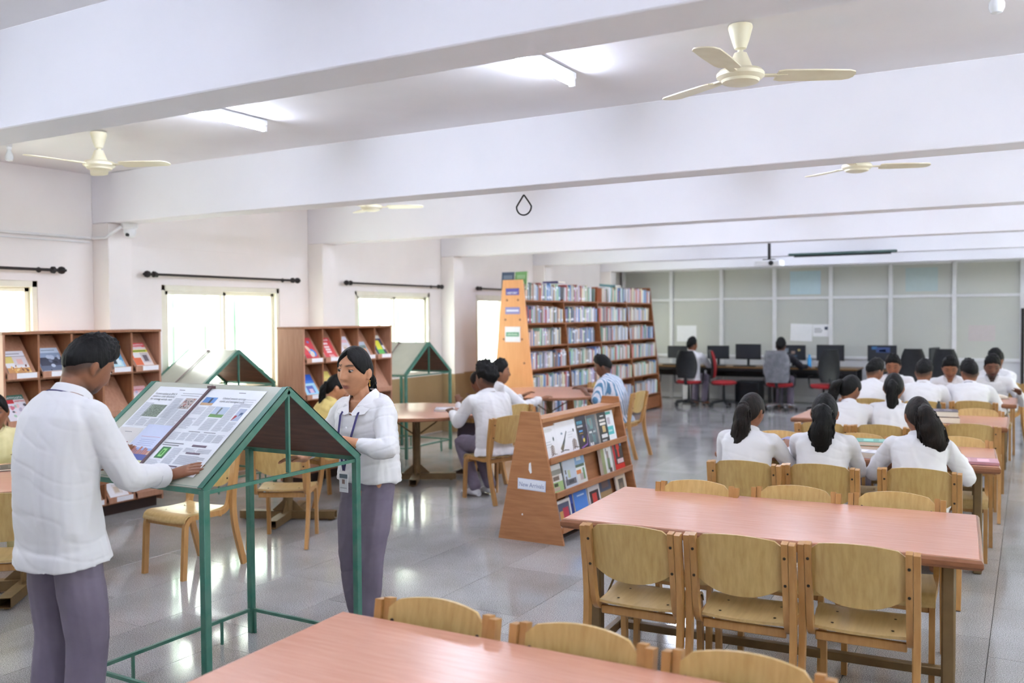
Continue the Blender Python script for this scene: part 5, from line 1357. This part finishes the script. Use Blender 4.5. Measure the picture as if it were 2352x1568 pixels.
    for i in range(25):
        a = R(90+gap)+R(360-2*gap)*i/24; dd = u*math.cos(a)+w*math.sin(a); f = max(0, math.sin(a)); pt = max(0, 1-min(i, 24-i)/3.)
        fl = J.get('cflare', 0.)
        hi = c0+dd*r1*(1+.1*f)+q*(.032-.02*f); lo = c0+dd*(r1+.016+fl*pt*.6)*(1+.18*f)+q*(-.012-.022*f-.03*pt-fl*pt)
        st = c0+dd*(r1-.004)*(1+.1*f)+q*(-.022-.03*f)
        rings.append([hi, lo, lo+q*.004-dd*.004, hi-dd*.004+q*.002, st])
    if flaps:
        for fl_ in flaps: cb.loft([[a, b, b+(b-a).cross(n_).normalized()*0+n_*.004, a+n_*.004] for a, b, n_ in fl_])
    else: cb.loft(rings)
    cb.build('collar', top, o)
    # ---- trousers
    mb = MB(); torso(mb, J, sex, .004 if hem < -.15 else .012, -.1, .14 if hem < -.15 else .22)
    for k in 'LR':
        H_, K, A = J['hip'+k], J['knee'+k], J['ank'+k]; f = legfat
        limb(mb, [H_, H_.lerp(K, .5), K, K.lerp(A, .5), A+V((0, 0, .015))], [.088, .084*f, .072*f, .068*f, .062*f])
    me = remesh(mb, vc, 5, 'trousers'); wrinkle(me, wr*.6, seed=seed+3, folds=wr*.5); link_mesh('trousers', me, low, o)
    if shoes:
        for k in 'LR':
            mb = MB(); foot(mb, J['ank'+k]+V((0, 0, 0)), J['toe'+k], .008); mb.build('shoe', shoes, o)
    # ---- hair
    hm = hairm or M_HAIR
    if hair == 'short': hc = hair_cap(J, 'm', .10, .2, styl, seed, 110 if eyes else 64, 80 if eyes else 44)
    else: hc = hair_cap(J, 'f', .10, .06, '', seed, 130 if eyes else 64, 96 if eyes else 44)
    ho = hc.build('hair', hm, o, ang=180)
    if pony:
        pt = ponytail(J, *pony, seed=seed); po = pt.build('ponytail', hm, o, ang=180)
        if band:
            bp = Mh @ V(pony[0]); tg = V(pony[1][0]).normalized(); uu, ww = frame_from(tg)
            MB().tube([bp+tg*.012+(uu*math.cos(a)+ww*math.sin(a))*pony[2][0]*1.02 for a in [2*PI*i/14 for i in range(14)]], .006, 6, closed=True).build('hair_band', band, po)
    if lan:
        rb_ = MB(); pts = []
        for i in range(13):
            a = R(200)-R(220)*0+R(140)*i/12; dd = u*math.cos(a)+w*math.sin(a); pts.append(c0+dd*(r1+.013)+q*(-.006))
        rb_.tube(pts, .011, 6, flat=.3); rb_.build('lanyard', M_NAVY, o)
    if eyes:
        ey0 = .0 if sex == 'f' else .0028
        for s in (-1, 1):
            e = MB(); ellipsoid(e, Mh @ V((s*.031, .0648+ey0, .009+FZ)), (.0135, .0115, .0072), Mh.to_3x3(), 16, 12); eo = e.build('eye', M_EYE, o, ang=180)
            e = MB(); gx = J.get('gaze', (0, 0)); ellipsoid(e, Mh @ V((s*.031+gx[0], .0733+ey0, .008+FZ+gx[1])), (.0078, .0038, .007), Mh.to_3x3(), 14, 8); e.build('iris', M_IRIS, eo, ang=180)
            l = MB(); ellipsoid(l, Mh @ V((s*.031, .0642+ey0, .0138+FZ)), (.0148, .0128, .0066), Mh.to_3x3() @ Matrix.Rotation(.25, 3, 'X'), 16, 10, col=tuple(int(q_*.93) for q_ in SKIN[skin])); l.build('upper_lid', M_SKIN, eo, ang=180)
            l = MB(); l.tube([Mh @ V((s*.031+.0145*math.cos(a), .0752+ey0-.007*abs(math.cos(a))**2, .0098+FZ+.0058*math.sin(a))) for a in [PI*i/10 for i in range(11)]], .0018, 6); l.build('eyelid', M_HAIR, eo)
    return o
LONG = ((0, -.10, .035), [(0, -.035, -.04), (.0, -.05, -.15), (.01, -.045, -.28), (.015, -.035, -.36)], [.026, .036, .042, .036, .012])
# ---- the standing reader
J = {'pelvis': V((0, -.02, .90)), 'mid': V((0, -.04, 1.17)), 'neck': V((-.005, .04, 1.44)), 'hipx': V((1, 0, 0)), 'shx': V((.99, -.06, 0)).normalized()}
for s, k in ((-1, 'L'), (1, 'R')):
    J['hip'+k] = V((s*.085, -.02, .88)); J['knee'+k] = V((s*.105, .015, .47)); J['ank'+k] = V((s*.11, -.03, .085)); J['toe'+k] = V((s*.2, 1, 0)); J['sh'+k] = V((s*.158, .025-s*.01, 1.365))
J['headM'] = headM(V((-.012, .115, 1.545)), 36, -6, 0, 1.07)
J['wrR'] = V((.16, .378, 1.076)); J['poleR'] = V((.35, -.3, -.9)); J['hdR'] = V((.86, .42, .27)); J['hnR'] = V((-.1, -.58, .8))
J['wrL'] = V((-.27, .37, 1.09)); J['hdL'] = V((.05, .8, .5)); J['hnL'] = V((0, -.6, .8)); J['flare'] = .09; J['straight'] = .9
man = person('young man in a white shirt standing with bowed head over the newspaper', (-3.375, 2.265, 0), 0, J, 'm', skin='m', vox=.0055, hem=-.22, infl=.02, wr=.0048, lan=True, beard=True, eyes=True, styl='quiff', legfat=1.12, shoes=M_SANDAL, cuff=.74, handcurl=.12, group='standing readers', seed=5)
w_ = J['wrR']; d_ = (w_-J['elR']).normalized(); uu, ww = frame_from(d_)
MB().tube([w_-d_*.03+(uu*math.cos(a)+ww*math.sin(a))*.0315 for a in [2*PI*i/18 for i in range(18)]], .004, 6, closed=True).build('bracelet', M_DARK, man)
cf = MB()
c_ = J['elR'].lerp(J['wrR'], .74); cf.tube([c_-d_*.035, c_-d_*.01, c_+d_*.022, c_+d_*.03], [.05, .054, .052, .046], 16); cf.build('cuff', M_SHIRT, man)

# ---- the standing woman
J = {'pelvis': V((0, -.01, .86)), 'mid': V((0, -.02, 1.10)), 'neck': V((.0, .03, 1.315)), 'hipx': V((1, 0, 0)), 'shx': V((1, 0, 0))}
for s, k in ((-1, 'L'), (1, 'R')):
    J['hip'+k] = V((s*.085, -.01, .85)); J['knee'+k] = V((s*.09, .03, .46)); J['ank'+k] = V((s*.075, -.02, .085)); J['toe'+k] = V((s*.25, 1, 0)); J['sh'+k] = V((s*.148, .01, 1.25))
J['kneeL'] = V((-.08, .06, .46)); J['ankL'] = V((-.035, .05, .085))
J['headM'] = headM(V((.02, .06, 1.449)), 10, 4, -3, 1.16)
J['wrL'] = V((-.10, .285, 1.115)); J['poleL'] = V((-.9, -.25, -.7)); J['hdL'] = V((.35, .8, .35)); J['hnL'] = V((0, -.5, .85))
J['wrR'] = V((.24, .24, .985)); J['poleR'] = V((.7, -.4, -.5)); J['hdR'] = V((.3, .9, .1)); J['hnR'] = V((.3, 0, .9)); J['gap'] = 26; J['cflare'] = .028; J['gaze'] = (.001, -.0015); J['straight'] = .9
J['vneck'] = lambda p: p.y > .0 and p.z > 1.222 and abs(p.x) < .012+(p.z-1.222)*.56
J['flaps'] = []
for s in (-1, 1):
    n_ = lambda x, y, z: V((x, y, z)).normalized()
    J['flaps'].append([(V((0, -.045, 1.352)), V((0, -.078, 1.312)), n_(0, -.6, .8)), (V((s*.045, -.03, 1.356)), V((s*.075, -.055, 1.308)), n_(s*.5, -.4, .8)), (V((s*.064, .012, 1.352)), V((s*.104, .012, 1.298)), n_(s*.7, 0, .7)),
        (V((s*.058, .055, 1.328)), V((s*.112, .07, 1.272)), n_(s*.6, .5, .6)), (V((s*.038, .092, 1.288)), V((s*.098, .118, 1.232)), n_(s*.3, .8, .5)), (V((s*.008, .125, 1.232)), V((s*.03, .132, 1.222)), n_(s*.1, 1, .3))])
wom = person('woman in a white shirt and lanyard standing behind the newspaper stand', (-3.17, 3.92, 0), 176, J, 'f', skin='l', hair='long', vox=.0038, voxc=.006, hem=-.02, infl=.027, wr=.008, eyes=True, group='standing readers', legfat=1.06, cuff=.62, handcurl=.25, pony=((0, -.085, -.02), [(0, -.03, -.06), (-.01, -.02, -.17), (-.02, -.0, -.28)], [.03, .03, .026, .014]), shoes=M_SANDAL, seed=9)
Mh = J['headM']
for s in (-1, 1):
    e = Mh @ V((s*.079, -.004, -.034)); er = MB(); ellipsoid(er, e, (.005, .005, .005)); er.tube([e, e+V((0, 0, -.022))], .0018, 6); ellipsoid(er, e+V((0, 0, -.026)), (.0045, .0045, .007)); er.build('earring', M_GOLD, wom)
bd = MB(); ellipsoid(bd, Mh @ V((0, .0915, .059)), (.0028, .002, .0028)); bd.build('bindi', M_DARK, wom)
# lanyard ribbons and id card
def ribbon(pts, w, m, name, par, nrm=V((0, 1, 0)), th=.002):
    mb = MB(); rings = []
    P = [V(p) for p in pts]
    for i, p in enumerate(P):
        t = (P[min(i+1, len(P)-1)]-P[max(i-1, 0)]).normalized(); x = t.cross(nrm).normalized()
        rings.append([p+x*w/2, p-x*w/2, p-x*w/2+nrm*th, p+x*w/2+nrm*th])
    return mb.loft(rings).build(name, m, par)
ribbon([(-.052, .085, 1.285), (-.06, .135, 1.22), (-.045, .163, 1.12), (-.02, .168, 1.03), (.0, .17, .95), (.004, .17, .93)], .014, M_NAVY, 'lanyard', wom)
ribbon([(.052, .085, 1.285), (.06, .135, 1.22), (.05, .163, 1.12), (.03, .168, 1.03), (.012, .17, .95), (.008, .17, .93)], .014, M_NAVY, 'lanyard', wom)
ic = MB(); ic.box((.006, .172, .865), (.062, .003, .1), col=(226, 228, 236)); ic.quad((.035, .1745, .89), (-.058, 0, 0), (0, 0, .022), (96, 112, 130)); ic.quad((.016, .1745, .86), (-.02, 0, 0), (0, 0, .024), (140, 116, 116)); ic.quad((.03, .1745, .835), (-.048, 0, 0), (0, 0, .006), (180, 184, 196))
ic.build('id_card', M_PRINT, wom, smooth=False)
bt = MB()
for z in (1.235, 1.16, 1.08, 1.0): ellipsoid(bt, (0, .155-(.03 if z > 1.2 else 0)-(.0 if z > 1.1 else -.004), z), (.005, .003, .005), None, 8, 6)
bt.build('buttons', M_LABEL, wom)
MB().tube([V((-.10, .285, 1.115))-V((.0, .03, .03))+V((.028*math.cos(a), .01*math.sin(a), .026*math.sin(a))) for a in [2*PI*i/16 for i in range(16)]], .006, 6, closed=True).build('watch', M_DARK, wom)

# ---- seated people
def pz(x, y, ax, ay): return math.degrees(math.atan2(-(ax-x), ay-y))
G = 'students seated around the tables'
person('girl in pale yellow cut by the left edge of the photo', (-6.6, 3.88, 0), 243, seated(14, 16, -8, (-.15, .42, .79), (.15, .4, .79), 'f'), 'f', M_CREAM, M_CREAM, 'm', 'long', .011, group=G, pony=LONG, lan=True)
yg = person('woman in yellow with a long braid reading beside the small rack', (-5.86, 6.62, 0), -28, seated(16, 26, -12, (-.12, .42, .8), (.14, .42, .8), 'f'), 'f', M_YELLOW, M_MAROON, 'l', 'long', .009, group=G, short=True, hem=-.25, pony=((0, -.09, -.0), [(0, -.035, -.05), (.0, -.05, -.16), (.0, -.05, -.28), (0, -.04, -.38)], [.03, .032, .028, .026, .012]))
person('student in a white shirt sitting with his back to the camera, white and blue shoes', (-4.5, 7.46, 0), 66, seated(12, 12, 12, (-.16, .46, .80), (.22, .36, .80), 'm', ank=.16, kw=.09, seat=.445, sc=.92), 'm', skin='d', vox=.009, group=G, styl='curl', shoes=M_SHOE, hem=-.22, wr=.007)
person('student in white half hidden behind the curly haired one', (-5.02, 8.42, 0), 78, seated(34, 22, 10, (-.12, .46, .80), (.14, .44, .80), 'f'), 'f', skin='d', hair='long', vox=.011, group=G, shoes=M_SANDAL)
person('student in white looking right with an arm on the far round table', (-5.36, 9.02, 0), -42, seated(8, 6, -12, (-.2, .38, .8), (.24, .46, .8), 'm', sc=.82), 'm', skin='m', vox=.011, group=G)
person('man in a blue striped shirt leaning on the round table', (-4.5, 10.49, 0), 92, seated(22, 20, 12, (-.18, .34, .79), (.26, .56, .79), 'm', hunch=.05, sc=.9), 'm', M_STRIPE, M_BLACKC, 'd', vox=.009, group=G, short=True, hem=-.25, styl='quiff')
L1 = ((0, -.098, .02), [(0, -.03, -.03), (-.005, -.045, -.14), (-.02, -.04, -.28), (-.03, -.035, -.37)], [.03, .045, .055, .055, .03])
L2 = ((0, -.10, .015), [(0, -.04, -.02), (.012, -.06, -.09), (-.01, -.06, -.17), (.0, -.045, -.26), (.02, -.03, -.3)], [.032, .062, .066, .075, .06, .02])
L3 = ((.01, -.098, .03), [(.01, -.04, -.03), (.035, -.055, -.12), (.06, -.05, -.22), (.03, -.04, -.31)], [.032, .055, .078, .08, .02])
L4_ = ((-.01, -.098, .03), [(0, -.035, -.04), (-.01, -.045, -.16), (-.01, -.04, -.28)], [.026, .036, .034, .014])
P = [(-1.68, 6.13, 0, 'woman with a long straight ponytail at the left of the reading table', L1, M_HAIRB, -14, None), (-1.2, 6.24, 2, 'woman with a thick black curly ponytail and red band', L2, M_HAIR, 4, M_RED), (-.62, 6.34, 6, 'woman with a bushy brown ponytail at the right of the table', L3, M_HAIRB, 12, None)]
for i, (x, y, rz, l, pn, hm, yw, bn) in enumerate(P):
    hl, hr = [((-.12, .40, .80), (.2, .42, .80)), ((-.1, .42, .80), (.12, .42, .80)), ((-.22, .38, .80), (.24, .38, .80))][i]
    person(l, (x, y, 0), rz, seated([17, 14, 19][i], [22, 18, 24][i], yw, hl, hr, 'f', hunch=.02), 'f', skin='m', hair='long', vox=.0085, group=G, pony=pn, hairm=hm, band=bn, wr=.006, hem=-.1)
person('girl with a side-swept ponytail writing at the third table', (-1.42, 8.5, 0), 2, seated(20, 30, -28, (-.2, .40, .80), (.26, .42, .80), 'f'), 'f', skin='m', hair='long', vox=.011, group=G, pony=((-.03, -.09, .02), [(-.04, -.03, -.02), (-.07, -.03, -.12), (-.09, -.02, -.24)], [.028, .04, .04, .015]))
person('girl with a long dark ponytail at the third table', (-1.06, 8.62, 0), 0, seated(12, 18, 2, (-.16, .42, .80), (.18, .42, .80), 'f'), 'f', skin='m', hair='long', vox=.011, group=G, pony=((0, -.1, .03), [(0, -.03, -.03), (.0, -.04, -.15), (.0, -.03, -.28), (-.03, -.02, -.34)], [.028, .04, .042, .04, .02]))
person('back-turned student at the left of the farthest table', (-1.62, 11.05, 0), -12, seated(24, 30, -20, (-.2, .4, .80), (.24, .42, .80), 'm'), 'm', skin='m', vox=.012, group=G)
person('back-turned student in the middle of the farthest table', (-1.05, 11.0, 0), 0, seated(24, 30, -10, (-.2, .42, .80), (.24, .42, .80), 'm'), 'm', skin='m', vox=.012, group=G)
person('back-turned student with a lanyard at the right of the farthest table', (-.58, 11.14, 0), 4, seated(24, 26, 18, (-.2, .42, .80), (.24, .42, .80), 'm'), 'm', skin='m', vox=.012, group=G, lan=True)
person('student hidden behind the left back-turned one', (-1.52, 12.35, 0), 190, seated(20, 24, -10, (-.2, .4, .80), (.24, .42, .80), 'm'), 'm', skin='m', vox=.012, group=G)
person('student looking down beyond the middle chairs of the farthest table', (-.86, 12.5, 0), 180, seated(24, 34, 6, (-.2, .4, .80), (.24, .42, .80), 'm'), 'm', skin='m', vox=.012, group=G)
person('moustached student facing the camera over an open book', (-.42, 12.62, 0), 184, seated(20, 24, 6, (-.28, .36, .80), (.28, .36, .80), 'm'), 'm', skin='d', vox=.010, group=G, beard=True, lan=True)
person('student sitting behind the moustached one', (-.38, 13.7, 0), 150, seated(8, 14, 0, (-.2, .4, .75), (.24, .42, .75), 'm'), 'm', skin='m', vox=.012, group=G)
chair(-.38, 13.7, 150, 'chair of the student behind the moustached one')
person('student in white at the left computer', (-5.68, 16.9, 0), -8, seated(5, 8, -25, (-.2, .45, .78), (.24, .45, .78), 'm', seat=.48), 'm', skin='m', vox=.013, group='people at the computers')
person('man in dark clothes at the lit monitor', (-3.98, 16.85, 0), 0, seated(5, 10, 0, (-.3, .42, .78), (.38, .42, .78), 'm', seat=.48), 'm', M_BLACKC, M_TROUS, skin='d', vox=.013, group='people at the computers')
